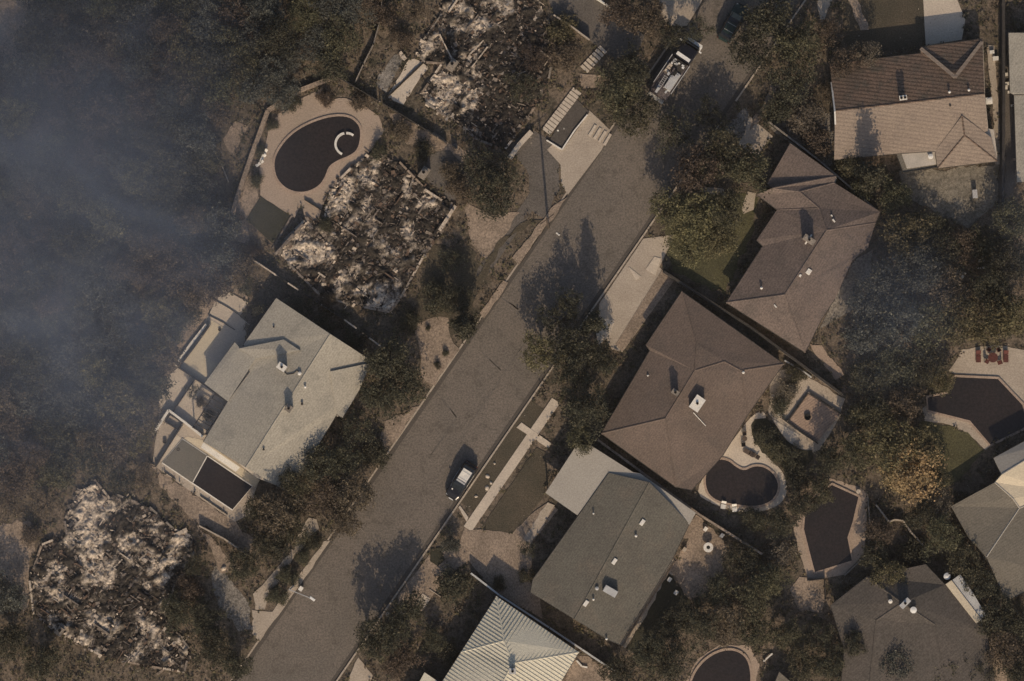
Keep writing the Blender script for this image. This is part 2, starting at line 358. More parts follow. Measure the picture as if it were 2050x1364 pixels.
struct('patio', [(1385, 983), (1450, 905), (1512, 820), (1540, 830), (1510, 880), (1540, 920), (1570, 945), (1578, 990), (1550, 1020), (1490, 1028), (1430, 1012)], M['pale'], 2, 0, 2)
struct('patio', [(1540, 745), (1590, 735), (1690, 800), (1684, 830), (1640, 900), (1600, 920), (1540, 830)], M['concrete'], 1, 2)
struct('patio', [(1545, 838), (1602, 872), (1584, 890), (1560, 862)], M['pale'], 3)
struct('garden', [(1500, 838), (1545, 838), (1580, 895), (1640, 905), (1590, 960), (1560, 925), (1515, 900)], M['lawn_dark'], 3, 2, 1)
struct('patio', [(1672, 595), (1712, 520), (1745, 500), (1745, 560), (1700, 625), (1640, 660)], M['gravel'], 1, 2)
struct('patio', [(1620, 690), (1645, 690), (1690, 750), (1672, 762)], M['coping'], 2, 2)
struct('garden', [(1530, 245), (1600, 190), (1665, 230), (1668, 330), (1640, 345)], M['gravel'], 1, 4)
struct('lawn', [(1680, -40), (1850, -40), (1850, 95), (1700, 110), (1690, 60)], M['lawn'], 1, 2)
struct('path', [(1640, -20), (1674, -20), (1645, 52), (1636, 12)], M['concrete'], 2)
struct('path', [(1690, -20), (1712, -10), (1740, 60), (1722, 60)], M['dirt'], 2, 2)
struct('driveway', [(1846, -40), (1900, -40), (1932, 40), (1925, 80), (1853, 92), (1850, 40)], M['pale'], 2)
struct('garden', [(1800, 345), (2000, 330), (1998, 400), (1940, 455), (1880, 430), (1810, 390)], M['yard'], 1, 5)
struct('path', [(1974, 90), (1990, 92), (1998, 200), (2003, 330), (1992, 330), (1986, 200)], M['concrete'], 2, 1)
struct('path', [(2010, 60), (2022, 60), (2030, 240), (2042, 360), (2012, 400)], M['walk'], 2, 1)
struct('patio', [(1900, 745), (1925, 700), (1990, 690), (2050, 700), (2070, 760), (2055, 840), (2010, 790), (1995, 762)], M['concrete'], 1, 2)
struct('patio', [(1846, 818), (1862, 806), (1868, 822), (1945, 838), (1988, 890), (1972, 900), (1935, 866), (1900, 850), (1850, 842)], M['concrete'], 1, 1)
struct('lawn', [(1840, 840), (1900, 852), (1935, 868), (1972, 900), (1920, 960), (1880, 980), (1840, 950)], M['lawn_green'], 1, 3)
struct('patio', [(1660, 958), (1720, 975), (1738, 990), (1730, 1110), (1690, 1150), (1620, 1165), (1598, 1100), (1588, 1050), (1610, 1010)], M['deck'], 1, 1)
struct('patio', [(1580, 1180), (1600, 1155), (1655, 1160), (1652, 1200), (1644, 1226), (1600, 1222)], M['dirt'], 2, 1)
struct('patio', [(1365, 1380), (1395, 1320), (1440, 1292), (1500, 1292), (1520, 1330), (1510, 1380)], M['deck'], 1, 1)
struct('patio', [(1140, 1320), (1165, 1310), (1230, 1345), (1240, 1400), (1130, 1400)], M['dirt'], 1, 3)
struct('dirt_yard', [(1960, 1280), (2000, 1310), (2030, 1400), (2000, 1400)], M['dirt'], 1, 3)
# left lots
struct('pool_deck', [(529, 300), (539, 256), (556, 230), (600, 198), (644, 178), (664, 200), (690, 196), (730, 212), (758, 232), (771, 262), (742, 302), (705, 339), (681, 363), (655, 390), (640, 430), (634, 462), (612, 450), (604, 410), (590, 436), (571, 424), (522, 392), (519, 340)], M['deck'], 2, 1)
struct('lawn', [(522, 394), (581, 432), (546, 488), (493, 440)], M['lawn_dark'], 3)
struct('garden', [(455, 465), (500, 340), (520, 395), (492, 440), (500, 500)], M['dirt'], 1, 4)
struct('dirt_yard', [(446, 278), (471, 244), (498, 251), (478, 290), (465, 315)], M['dirt'], 1, 2)
struct('dirt_yard', [(-400, -400), (85, -400), (70, 20), (38, 70), (40, 130), (-400, 130)], M['dirt'], 1, 5)
struct('slab', [(775, 196), (818, 120), (832, 118), (858, 135), (835, 165), (808, 210)], M['pale'], 2, 1)
struct('patio', [(758, 150), (790, 108), (812, 112), (772, 185), (752, 172)], M['gravel'], 1, 2)
struct('dirt_yard', [(775, 222), (900, 285), (960, 320), (900, 330), (800, 280)], M['dirt'], 1, 6)
struct('dirt_yard', [(860, 310), (900, 300), (960, 380), (900, 400), (850, 350)], M['walk'], 2, 4)
struct('driveway', [(1098, 285), (1128, 298), (1180, 225), (1152, 196)], M['patch'], 3)
struct('patio', [(1160, 148), (1205, 150), (1192, 176), (1165, 176)], M['dirt'], 2, 1)
struct('terrace', [(446, 578), (497, 606), (480, 634), (500, 650), (488, 690), (409, 770), (356, 735), (418, 630)], M['pale'], 2)
struct('terrace', [(356, 737), (409, 770), (457, 806), (408, 880), (320, 818), (318, 800), (330, 760)], M['pale'], 1, 0)
struct('terrace', [(422, 640), (447, 655), (410, 716), (438, 728), (425, 742), (413, 766), (362, 733), (393, 690)], RF['cream'], 3)
struct('terrace', [(376, 874), (408, 882), (520, 962), (510, 975), (366, 879)], RF['cream'], 3)
struct('terrace', [(352, 868), (364, 878), (326, 925), (314, 918)], M['pale'], 3)
struct('dirt_yard', [(418, 560), (470, 560), (500, 600), (446, 577), (415, 632), (355, 735), (330, 762), (315, 800), (345, 690), (400, 610)], M['dirt'], 1, 2)
struct('terrace', [(320, 818), (345, 820), (408, 876), (520, 960), (512, 980), (500, 1030), (470, 1045), (305, 930)], M['concrete'], 2)
struct('dirt_yard', [(305, 932), (470, 1046), (505, 1080), (500, 1112), (400, 1050), (330, 985)], M['dirt'], 1, 4)
struct('dirt_yard', [(-20, 1050), (60, 1040), (70, 1090), (60, 1150), (62, 1200), (50, 1230), (30, 1180), (-20, 1130)], M['dirt'], 1, 5)
struct('lawn', [(860, 490), (950, 500), (960, 560), (900, 690), (830, 620)], M['lawn'], 1, 5)

# ------------------------------------------------------------------ swimming pools
def pool(label, pts, sm=2, cop=.28, water='water', light=None, copmat='coping'):
    pp = smooth_loop(pts, sm) if sm else pts
    HARD.append(pp)
    cx = sum(p[0] for p in pp) / len(pp); cy = sum(p[1] for p in pp) / len(pp)
    t = thing('swimming_pool', label, 'pool', P(cx, cy, G))
    w = [P(x, y) for x, y in pp]
    mb = MB(); mb.slab([(p.x, p.y, G + .165) for p in w], G); mb.build('water', M[water], t)
    mb = MB(); n = len(w); c0 = P(cx, cy)
    out = []
    for i in range(n):
        a = w[i - 1]; b = w[(i + 1) % n]; dd = (b - a).normalized(); nn = Vector((dd.y, -dd.x, 0))
        out.append(nn)
    area = sum(w[i].x * w[(i + 1) % n].y - w[(i + 1) % n].x * w[i].y for i in range(n)); sgn = 1 if area > 0 else -1
    out = [v * sgn for v in out]
    vs = []
    for i in range(n):
        p = w[i]; q = p + out[i] * cop
        vs += [(p.x, p.y, G), (p.x, p.y, G + .21), (q.x, q.y, G + .21), (q.x, q.y, G)]
    fs = []
    for i in range(n):
        j = (i + 1) % n
        for k in range(3): fs.append((i * 4 + k, j * 4 + k, j * 4 + k + 1, i * 4 + k + 1) if sgn < 0 else (i * 4 + k + 1, j * 4 + k + 1, j * 4 + k, i * 4 + k))
    mb.add(vs, fs); mb.build('coping', M[copmat], t)
    return t
p1 = pool('large kidney-shaped dark pool with a raised curved spa wall', [(548, 330), (556, 303), (582, 270), (620, 247), (665, 233), (700, 234), (720, 252), (722, 275), (716, 300), (700, 312), (678, 320), (658, 333), (652, 352), (640, 372), (612, 386), (580, 382), (556, 362)])
mb = MB()
for a0, a1 in ((52, 88), (102, 242)):
    k = a0
    while k < a1:
        q0 = P(694 + 22 * math.cos(R(k)), 289 - 22 * math.sin(R(k)), G + .03); q1 = P(694 + 22 * math.cos(R(k + 7)), 289 - 22 * math.sin(R(k + 7)), G + .03)
        mb.bar(q0, q1, .28, .45); k += 6.5
mb.build('spa_wall', M['white'], p1)
pool('heart-shaped brown pool behind the brown hip-roofed house', [(1411, 957), (1420, 930), (1436, 919), (1458, 922), (1474, 936), (1490, 943), (1509, 933), (1530, 935), (1549, 949), (1559, 971), (1552, 995), (1533, 1009), (1506, 1014), (1469, 1009), (1436, 1003), (1416, 987)])
pool('dark angular pool with a wide stone edge at the right edge', [(1856, 796), (1897, 788), (1909, 755), (1997, 759), (2046, 811), (2056, 853), (1982, 890), (1941, 842), (1858, 821)], 0, .3)
p5 = pool('dark five-sided pool among the trees beside a tan stone deck', [(1665, 971), (1718, 995), (1706, 1046), (1696, 1076), (1705, 1122), (1631, 1145), (1621, 1107), (1609, 1059), (1612, 1027), (1648, 985)], 0, .3)
pool('dark rounded pool cut off by the bottom edge', [(1380, 1375), (1395, 1338), (1425, 1310), (1462, 1299), (1492, 1312), (1503, 1345), (1500, 1400), (1390, 1400)], 2, .3)
p3 = pool('rectangular black pool half closed by a grey cover', [(365, 880), (505, 974), (466, 1020), (326, 926)], 0, .15, copmat='white')
mb = MB(); w = [P(x, y, G + .25) for x, y in ((365, 880), (414, 913), (384, 966), (326, 926))]; mb.slab(w, G + .05); cv = mb.build('pool_cover', M['fabric'], p3)
mb = MB(); mb.bar(P(415, 913, G + .24), P(386, 966, G + .24), .12, .08); mb.build('leading_bar', M['white'], cv)

# ------------------------------------------------------------------ houses
def edge_dist(p, poly):
    best = 1e9
    for i in range(len(poly)):
        a = Vector(poly[i]); b = Vector(poly[(i + 1) % len(poly)]); q = Vector(p); ab = b - a
        t = max(0, min(1, (q - a).dot(ab) / max(1e-6, ab.length_squared))); best = min(best, (q - a - ab * t).length)
    return best * S
def house(name, label, cat, outline, faces, roof, slope=.33, E=2.7, wallm='wall', caps=None, cap_m=None, ribs=None, mats=None):
    HARD.append(outline)
    cx = sum(p[0] for p in outline) / len(outline); cy = sum(p[1] for p in outline) / len(outline)
    t = thing(name, label, cat, P(cx, cy, G))
    def V3(v):
        if len(v) > 2: z = v[2]
        else:
            dd = edge_dist(v, outline); z = slope * dd if dd > .45 else 0
        return P(v[0], v[1], E + z * .72)
    rl = roof if isinstance(roof, list) else [roof]
    mb = MB()
    for fi, f in enumerate(faces):
        mb.slab([V3(v) for v in f], E - .18 - .003 * (fi % 3), (mats[fi] if mats else 0))
    ro = mb.build('roof', rl, t)
    wpts = []
    for p in outline: wpts.append(P(cx + (p[0] - cx) * .95, cy + (p[1] - cy) * .95))
    mb = MB(); mb.prism([(p.x, p.y) for p in wpts], G - .02, E - .19); mb.build('wall', M[wallm], t)
    edges = {}
    for f in faces:
        for i in range(len(f)):
            a = f[i][:2]; b = f[(i + 1) % len(f)][:2]; k = tuple(sorted((a, b))); edges.setdefault(k, []).append((f[i], f[(i + 1) % len(f)]))
    mb = MB(); gm = MB(); nb = 0
    for k, e in edges.items():
        a, b = V3(e[0][0]), V3(e[0][1])
        if len(e) > 1:
            q = MB(); q.tube(a + Vector((0, 0, -.03)), b + Vector((0, 0, -.03)), .11, n=6); q.build('ridge_cap', cap_m or rl[0], t)
        elif abs(a.z - b.z) < .15 and a.z < E + .2:
            q = MB(); q.tube(a + Vector((0, 0, -.06)), b + Vector((0, 0, -.06)), .07, n=6); q.build('gutter', M['darkfence'], t)
    t['_E'] = E
    t['_f'] = 0
    return t, V3, ro, (lambda px, py: roof_z(faces, V3, px, py))
def roof_z(faces, V3, px, py):
    for f in faces:
        if inside((px, py), [v[:2] for v in f]):
            pts = [V3(v) for v in f]
            for tr in tessellate_polygon([[Vector((p.x, p.y, 0)) for p in pts]]):
                A, B, C_ = [pts[i] for i in tr]; q = P(px, py, A.z)
                dt = (B.y - C_.y) * (A.x - C_.x) + (C_.x - B.x) * (A.y - C_.y)
                if abs(dt) < 1e-9: continue
                l1 = ((B.y - C_.y) * (q.x - C_.x) + (C_.x - B.x) * (q.y - C_.y)) / dt; l2 = ((C_.y - A.y) * (q.x - C_.x) + (A.x - C_.x) * (q.y - C_.y)) / dt
                if min(l1, l2, 1 - l1 - l2) > -.02: return l1 * A.z + l2 * B.z + (1 - l1 - l2) * C_.z
    return V3(faces[0][0]).z + .5
RA = R(55.5)
def chimney(t, rz, px, py, lx, ly, h, ang=RA, body='block', cap='white', flues=1):
    z = rz(px, py); c = P(px, py, z + h)
    mb = MB(); mb.box((c.x, c.y, z + h / 2 - .3), (lx, ly, h + .6), ang); ch = mb.build('chimney', M[body], t)
    mb = MB(); mb.box((c.x, c.y, z + h + .04), (lx + .14, ly + .14, .1), ang); mb.build('cap', M[cap], ch)
    mb = MB()
    for i in range(flues):
        off = (i - (flues - 1) / 2) * .45
        mb.lathe((c.x + off * math.cos(ang), c.y + off * math.sin(ang), z + h + .08), [(.16, 0), (.16, .25), (.12, .25), (.12, .1)], 12)
    mb.build('flue', M['darkfence'], ch)
def vent(t, rz, px, py, r=.14, h=.4, name='vent_pipe', m='white'):
    z = rz(px, py); c = P(px, py, z); mb = MB(); mb.lathe((c.x, c.y, z - .1), [(r * .7, 0), (r * .7, h), (r * 1.2, h), (r * 1.2, h + .1), (r * .3, h + .17)], 10); mb.build(name, M[m], t)
def skylight(t, rz, px, py, lx, ly, ang=RA, m='white', h=.18, name='skylight'):
    z = rz(px, py); c = P(px, py, z); mb = MB(); mb.box((c.x, c.y, z + h / 2 - .05), (lx, ly, h + .1), ang, 0, taper=.85); mb.build(name, M[m], t)

# grey roof house, left
O1 = [(553, 597), (737, 718), (719, 780), (685, 835), (674, 830), (580, 988), (512, 962), (473, 929), (407, 885), (456, 804), (409, 768), (470, 685), (488, 689)]
f1 = [[(553, 597, 0), (661, 669, 2.2), (492, 936, 2.2), (407, 885, 0), (456, 804, .15), (500, 745, .3), (488, 689, 0)],
      [(661, 669, 2.2), (737, 718, .3), (719, 780, 0), (685, 835, -.1), (674, 830, 0), (580, 988, 0), (492, 936, 2.2)],
      [(470, 685, 0), (480, 697, .35), (512, 718, .8), (456, 804, .55), (409, 768, 0)],
      [(478, 698, .6), (568, 680, 1.35), (601, 702, 1.95), (512, 718, .85)],
      [(661, 744, 1.75), (727, 730, .75), (741, 729, .45), (719, 782, .2), (686, 837, .15), (674, 830, .2)]]
h1, _, _, rz = house('house', 'grey shingled house with rear terraces and a half-covered pool', 'house', O1, f1, RF['grey'])
chimney(h1, rz, 564, 735, .7, 1.0, 1.4); chimney(h1, rz, 578, 818, .7, .7, 1.2, cap='block')
vent(h1, rz, 611, 775); vent(h1, rz, 605, 809, m='darkfence'); vent(h1, rz, 600, 748, .2, .3); vent(h1, rz, 548, 655, .1, .2, m='darkfence'); vent(h1, rz, 528, 900, .12, .3, m='darkfence')
mb = MB(); pp = [(567, 742), (575, 750), (587, 748), (595, 742), (603, 748)]
for a, b in zip(pp, pp[1:]): mb.tube(P(*a, rz(*a) + .08), P(*b, rz(*b) + .08), .05, n=6)
mb.build('cable', M['darkfence'], h1)
mb = MB(); w = [P(*a, 2.0) for a in ((407, 886), (480, 936), (472, 945), (402, 896))]; mb.slab(w, 1.85); mb.build('awning', M['white'], h1)
# brown hip roof
O2 = [(1365, 584), (1569, 729), (1547, 759), (1496, 832), (1447, 912), (1385, 981), (1353, 975), (1204, 868), (1301, 702), (1293, 691)]
f2 = [[(1365, 584), (1394, 689, 1.5), (1391, 742, 2.1), (1332, 838, 2.1), (1204, 868), (1301, 702), (1293, 691)],
      [(1204, 868), (1332, 838, 2.1), (1353, 975)],
      [(1353, 975), (1332, 838, 2.1), (1391, 742, 2.1), (1450, 724, 1.5), (1483, 742, 1.3), (1496, 832), (1447, 912), (1385, 981)],
      [(1365, 584), (1569, 729), (1483, 742, 1.3), (1450, 724, 1.5), (1391, 742, 2.1), (1394, 689, 1.5)],
      [(1483, 742, 1.3), (1569, 729), (1547, 759), (1496, 832)]]
h2, _, _, rz = house('house', 'large brown hip-roofed house with a square white chimney cap', 'house', O2, f2, RF['tan'], cap_m=RF['tan'])
chimney(h2, rz, 1396, 808, 1.7, 1.15, 1.0); chimney(h2, rz, 1352, 786, .5, .8, 1.2, cap='block')
mb = MB(); mb.tube(P(1388, 826, rz(1388, 826) + .06), P(1413, 853, rz(1413, 853) + .06), .05); mb.build('pipe', M['white'], h2)
vent(h2, rz, 1297, 752, .1, .2); vent(h2, rz, 1488, 746, .15, .2)
# dark brown L-shaped house
O3 = [(1582, 287), (1674, 353), (1670, 366), (1762, 424), (1753, 446), (1738, 495), (1706, 522), (1672, 598), (1644, 640), (1612, 706), (1454, 606), (1527, 493), (1515, 481), (1556, 418), (1515, 390), (1546, 377), (1540, 372)]
f3 = [[(1582, 287, 0), (1674, 353, .7), (1546, 377, 1.1), (1536, 368, 0)],
      [(1546, 377, 1.1), (1674, 353, .7), (1670, 366, .5), (1601, 384, 1.2), (1640, 417, 1.2), (1556, 420, .1), (1515, 390, 0)],
      [(1601, 384, 1.2), (1670, 366, .5), (1762, 424, 0), (1753, 446, 0), (1655, 461, 2.2), (1640, 417, 1.2)],
      [(1556, 420, .1), (1640, 417, 1.2), (1655, 461, 2.2), (1571, 590, 2.2), (1454, 606, 0), (1527, 493, 0), (1515, 481, -.1)],
      [(1655, 461, 2.2), (1753, 446, 0), (1738, 495, .1), (1706, 522, .5), (1672, 598, .2), (1644, 640, .2), (1612, 706, 0), (1571, 590, 2.2)],
      [(1454, 606, 0), (1571, 590, 2.2), (1612, 706, 0)]]
h3, _, _, rz = house('house', 'dark brown L-shaped house shaded by trees, north of the brown hip roof', 'house', O3, f3, RF['brown'])
skylight(h3, rz, 1619, 544, .75, .6); skylight(h3, rz, 1602, 552, .35, .3)
chimney(h3, rz, 1620, 480, .6, 1.4, 1.4, body='block', cap='block'); mb = MB(); mb.bar(P(1612, 489, rz(1612, 489) + .9), P(1625, 470, rz(1625, 470) + .9), .18, .1); mb.build('flashing', M['white'], h3)
skylight(h3, rz, 1669, 442, .5, .2, R(-50)); skylight(h3, rz, 1665, 432, .3, .15, R(-50)); skylight(h3, rz, 1552, 613, .5, .15, R(-50)); vent(h3, rz, 1524, 577)
# clay tile house, top right
O4 = [(1661, 128), (1843, 107), (1843, 95), (1967, 79), (1971, 190), (1978, 262), (1990, 264), (1997, 323), (1880, 335), (1808, 346), (1794, 308), (1670, 320)]
f4 = [[(1661, 128, 0), (1843, 107, 0), (1843, 95, .0), (1967, 79, 0), (1971, 188, 2.0), (1672, 222, 2.0)],
      [(1672, 222, 2.0), (1971, 188, 2.0), (1978, 262, .75), (1872, 303, .1), (1794, 308, 0), (1670, 320, 0)],
      [(1843, 94, .0), (1967, 78, .0), (1912, 152, 1.55)],
      [(1926, 232, 1.6), (1931, 271, 1.2), (1877, 337, 0), (1872, 303, .1)],
      [(1931, 271, 1.2), (1997, 323, 0), (1877, 337, 0)],
      [(1926, 232, 1.6), (1984, 275, .55), (1997, 323, 0), (1931, 271, 1.2)],
      [(1794, 307, -.3), (1872, 302, -.3), (1879, 334, -.5), (1808, 346, -.5)]]
h4, V3, _, rz = house('house', 'long clay-tiled house with a V-shaped valley on its upper slope', 'house', O4, f4, [RF['tile'], RF['tile_sunlit_and_flashing'], RF['mid']], mats=[0, 1, 0, 1, 1, 1, 2], cap_m=RF['tile'])  # north slopes darker, south paler, porch block greyed: sun and shade painted in
for a, b in (((1843, 97), (1912, 155)), ((1912, 155), (1966, 84))):
    mb = MB(); A = P(*a, rz(*((a[0] + 2 if a[0] < 1900 else a[0]), a[1] + 4)) + .0); B = P(*b, rz(b[0], b[1] + 4) + .0)
    A = P(*a, 2.75 if a[1] < 120 else 4.25); B = P(*b, 2.75 if b[1] < 120 else 4.25)
    mb.bar(A, B, .42, .12); mb.build('valley_flashing', RF['tile_sunlit_and_flashing'], h4)
chimney(h4, rz, 1808, 196, .8, .45, 1.1, R(7), body='darkfence', flues=2); vent(h4, rz, 1900, 185); vent(h4, rz, 1939, 181); vent(h4, rz, 1902, 212, .1, .2, m='darkfence'); vent(h4, rz, 1862, 314, .28, .5)
mb = MB(); mb.bar(P(1664, 165, 2.75), P(1671, 224, 4.4), .18, .3); mb.bar(P(1671, 224, 4.35), P(1672, 250, 4.0), .18, .3); mb.build('barge_board', M['white'], h4)
# sliver of a house at the right edge
O5 = [(2019, 66), (2120, 66), (2120, 360), (2036, 365), (2030, 190), (2022, 186)]
house('house', 'pale grey roof at the top right edge beside the long wall', 'house', O5, [[(2019, 66, 0), (2120, 66, 1.5), (2120, 190, 1.5), (2030, 190, 0), (2022, 186, 0)], [(2030, 190, 0), (2120, 190, 1.5), (2120, 360, 1.5), (2036, 365, 0)]], [RF['mid'], RF['grey']], mats=[1, 1])
# charcoal roof with white carport
O6 = [(1219, 947), (1300, 965), (1345, 1011), (1380, 1049), (1345, 1122), (1240, 1291), (1216, 1281), (1062, 1186), (1067, 1160)]
f6 = [[(1219, 947, .2), (1300, 966, .95), (1150, 1240, .95), (1062, 1186, .1), (1067, 1160, .1)], [(1300, 966, .95), (1345, 1011, .5), (1380, 1049, 0), (1345, 1122, 0), (1240, 1291, 0), (1216, 1281, .3), (1150, 1240, .95)]]
h6, _, _, rz = house('house', 'charcoal-roofed house with skylights behind a pale flat carport', 'house', O6, f6, RF['dark'], E=3.0)
mb = MB(); w = [P(x, y, 3.02) for x, y in ((1156, 889), (1184, 893), (1268, 946), (1282, 948), (1393, 1027), (1380, 1051), (1335, 1012), (1290, 975), (1219, 949), (1156, 1032), (1092, 987))]; mb.slab(w, 2.72); mb.build('carport_roof', RF['white'], h6)
mb = MB()
for x, y in ((1097, 986), (1155, 1025), (1155, 896), (1125, 938)):
    q = P(x, y); mb.box((q.x, q.y, 1.4), (.15, .15, 2.6), RA)
mb.build('carport_post', M['white'], h6)
HARD.append([(1156, 889), (1184, 893), (1282, 948), (1393, 1027), (1380, 1049), (1156, 1032), (1092, 987)])
for x, y in ((1286, 1046), (1230, 1124), (1173, 1208)): skylight(h6, rz, x, y, .85, .5, RA)
vent(h6, rz, 1273, 1073); vent(h6, rz, 1188, 1200, .12); vent(h6, rz, 1188, 1028, .1); vent(h6, rz, 1195, 1178, .2, .3, m='metal'); vent(h6, rz, 1214, 1279, .12)
z = rz(1222, 1184); c = P(1222, 1184, z + .7); mb = MB(); mb.box((c.x, c.y, z + .4), (1.7, .85, 1.0), R(-30)); mb.build('rooftop_unit', M['metal'], h6)
# cream ribbed metal roof, bottom
E7 = 3.4
f7 = [[(994, 1194, 0), (1009, 1283, 1.9), (923, 1306, 0)], [(994, 1194, 0), (1159, 1306, 0), (1026, 1328, 2.2), (1009, 1283, 1.9)],
      [(923, 1306, 0), (1009, 1283, 1.9), (1026, 1328, 2.2), (980, 1420, 2.2), (850, 1420, 0)], [(1026, 1328, 2.2), (1159, 1306, 0), (1090, 1420, 0), (980, 1420, 2.2)]]
O7 = [(994, 1194), (1159, 1306), (1090, 1420), (850, 1420), (923, 1306)]
h7, V3, ro7, rz = house('house', 'cream ribbed metal roof at the bottom of the view', 'house', O7, f7, RF['metal'], E=E7)
mb = MB()
for fi, f in enumerate(f7):
    pts = [(v[0], v[1]) for v in f]
    dr = Vector((.84, .545)) if fi in (0, 2, 3) else Vector((-.56, .83)); pr = Vector((-dr.y, dr.x))
    k0 = int(min(Vector(p).dot(pr) for p in pts)); k1 = int(max(Vector(p).dot(pr) for p in pts)); k = k0 + 3
    while k < k1:
        hits = []
        for i in range(len(pts)):
            a = Vector(pts[i]); b = Vector(pts[(i + 1) % len(pts)]); da = a.dot(pr) - k; db = b.dot(pr) - k
            if da * db < 0:
                t_ = da / (da - db); A = V3(f[i]); B = V3(f[(i + 1) % len(f)]); hits.append(A + (B - A) * t_)
        if len(hits) >= 2:
            mb = MB(); mb.bar(hits[0], hits[1], .07, .09); mb.build('rib', RF['metal'], h7)
        k += 7.0
chimney(h7, rz, 1026, 1344, .7, .6, .9, R(0), cap='metal'); 
# small pale roof corner at the very bottom
O = [(850, 1346), (900, 1380), (880, 1420), (810, 1420)]
house('carport', 'small pale roof corner at the bottom edge left of the ribbed roof', 'carport', O, [[(850, 1346, 0), (900, 1380, 0), (880, 1420, .6), (810, 1420, .3)]], RF['metal'], E=2.6)
# grey brown house bottom right
O8 = [(1663, 1212), (1735, 1155), (1853, 1130), (1892, 1171), (1975, 1262), (2000, 1420), (1680, 1420), (1690, 1300)]
f8 = [[(1663, 1212, 0), (1735, 1155, .3), (1806, 1207, 1.9), (1754, 1242, 1.3), (1735, 1420, 1.0), (1680, 1420, 0), (1690, 1300, 0)],
      [(1735, 1155, .3), (1853, 1130, 0), (1892, 1171, 0), (1975, 1262, 0), (2000, 1420, 0), (1900, 1420, 1.2), (1871, 1250, 1.3), (1806, 1207, 1.9)],
      [(1806, 1207, 1.9), (1871, 1250, 1.3), (1900, 1420, 1.2), (1735, 1420, 1.0), (1754, 1242, 1.3)]]
h8, _, _, rz = house('house', 'grey-brown roofed house with a white patio cover at the lower right', 'house', O8, f8, RF['dusk'])
chimney(h8, rz, 1812, 1208, .5, 1.3, .8, R(-45), body='metal', cap='metal'); vent(h8, rz, 1828, 1221, .35, .4, m='chrome'); vent(h8, rz, 1782, 1204, .22, .3)
t = thing('patio_cover', 'white slatted patio cover on the edge of the grey-brown house', 'patio cover', P(1930, 1200, G))
mb = MB(); mb.slab([P(x, y, 2.75) for x, y in ((1906, 1162), (1922, 1150), (1950, 1190), (1974, 1232), (1962, 1240))], 2.66); mb.build('glazing_panel', M['metal'], t)
mb = MB(); mb.slab([P(x, y, 2.9) for x, y in ((1893, 1170), (1905, 1162), (1966, 1242), (1954, 1248))], 2.65); mb.build('roof_beam', RF['cream'], t)
mb = MB()
for x, y in ((1900, 1172), (1922, 1154), (1958, 1240), (1970, 1230)): q = P(x, y); mb.box((q.x, q.y, 1.35), (.12, .12, 2.5))
mb.build('post', M['white'], t)
mb = MB(); c = P(1891, 1151); mb.lathe((c.x, c.y, G), [(.05, 0), (.05, 2.2), (.45, 2.25), (.42, 2.32), (.08, 2.45)], 18); solo(mb, 'satellite_dish', M['chrome'], 'round white dish beside the white patio cover', 'dish')
# house right edge
O10 = [(1904, 1014), (1992, 966), (2006, 950), (1989, 917), (2120, 846), (2120, 1150), (2014, 1204)]
f10 = [[(1989, 917, 0), (2120, 846, 0), (2120, 880, 1.2), (2006, 950, 1.0)], [(2006, 950, 1.0), (2120, 880, 1.2), (2120, 985, .0), (2041, 1017, .2), (2028, 998, .5), (1992, 966, .6)],
       [(1904, 1014, 0), (1992, 966, .5), (2028, 998, .4), (2041, 1017, .15), (1975, 1115, .9), (1940, 1078, .4)], [(2041, 1017, .15), (2120, 985, 0), (2120, 1150, 0), (2014, 1204, 0), (1975, 1115, .9)]]
house('house', 'house at the right edge with a cream upper roof and grey lower roof', 'house', O10, f10, [RF['white'], RF['cream'], RF['mid']], mats=[0, 1, 2, 2])
O11 = [(1560, 1345), (1600, 1380), (1590, 1420), (1530, 1420)]
house('shed', 'small grey roof corner at the bottom edge beside the rounded pool', 'shed', O11, [[(1560, 1345, 0), (1600, 1380, 0), (1590, 1420, .4), (1530, 1420, .2)]], RF['mid'], E=2.3)

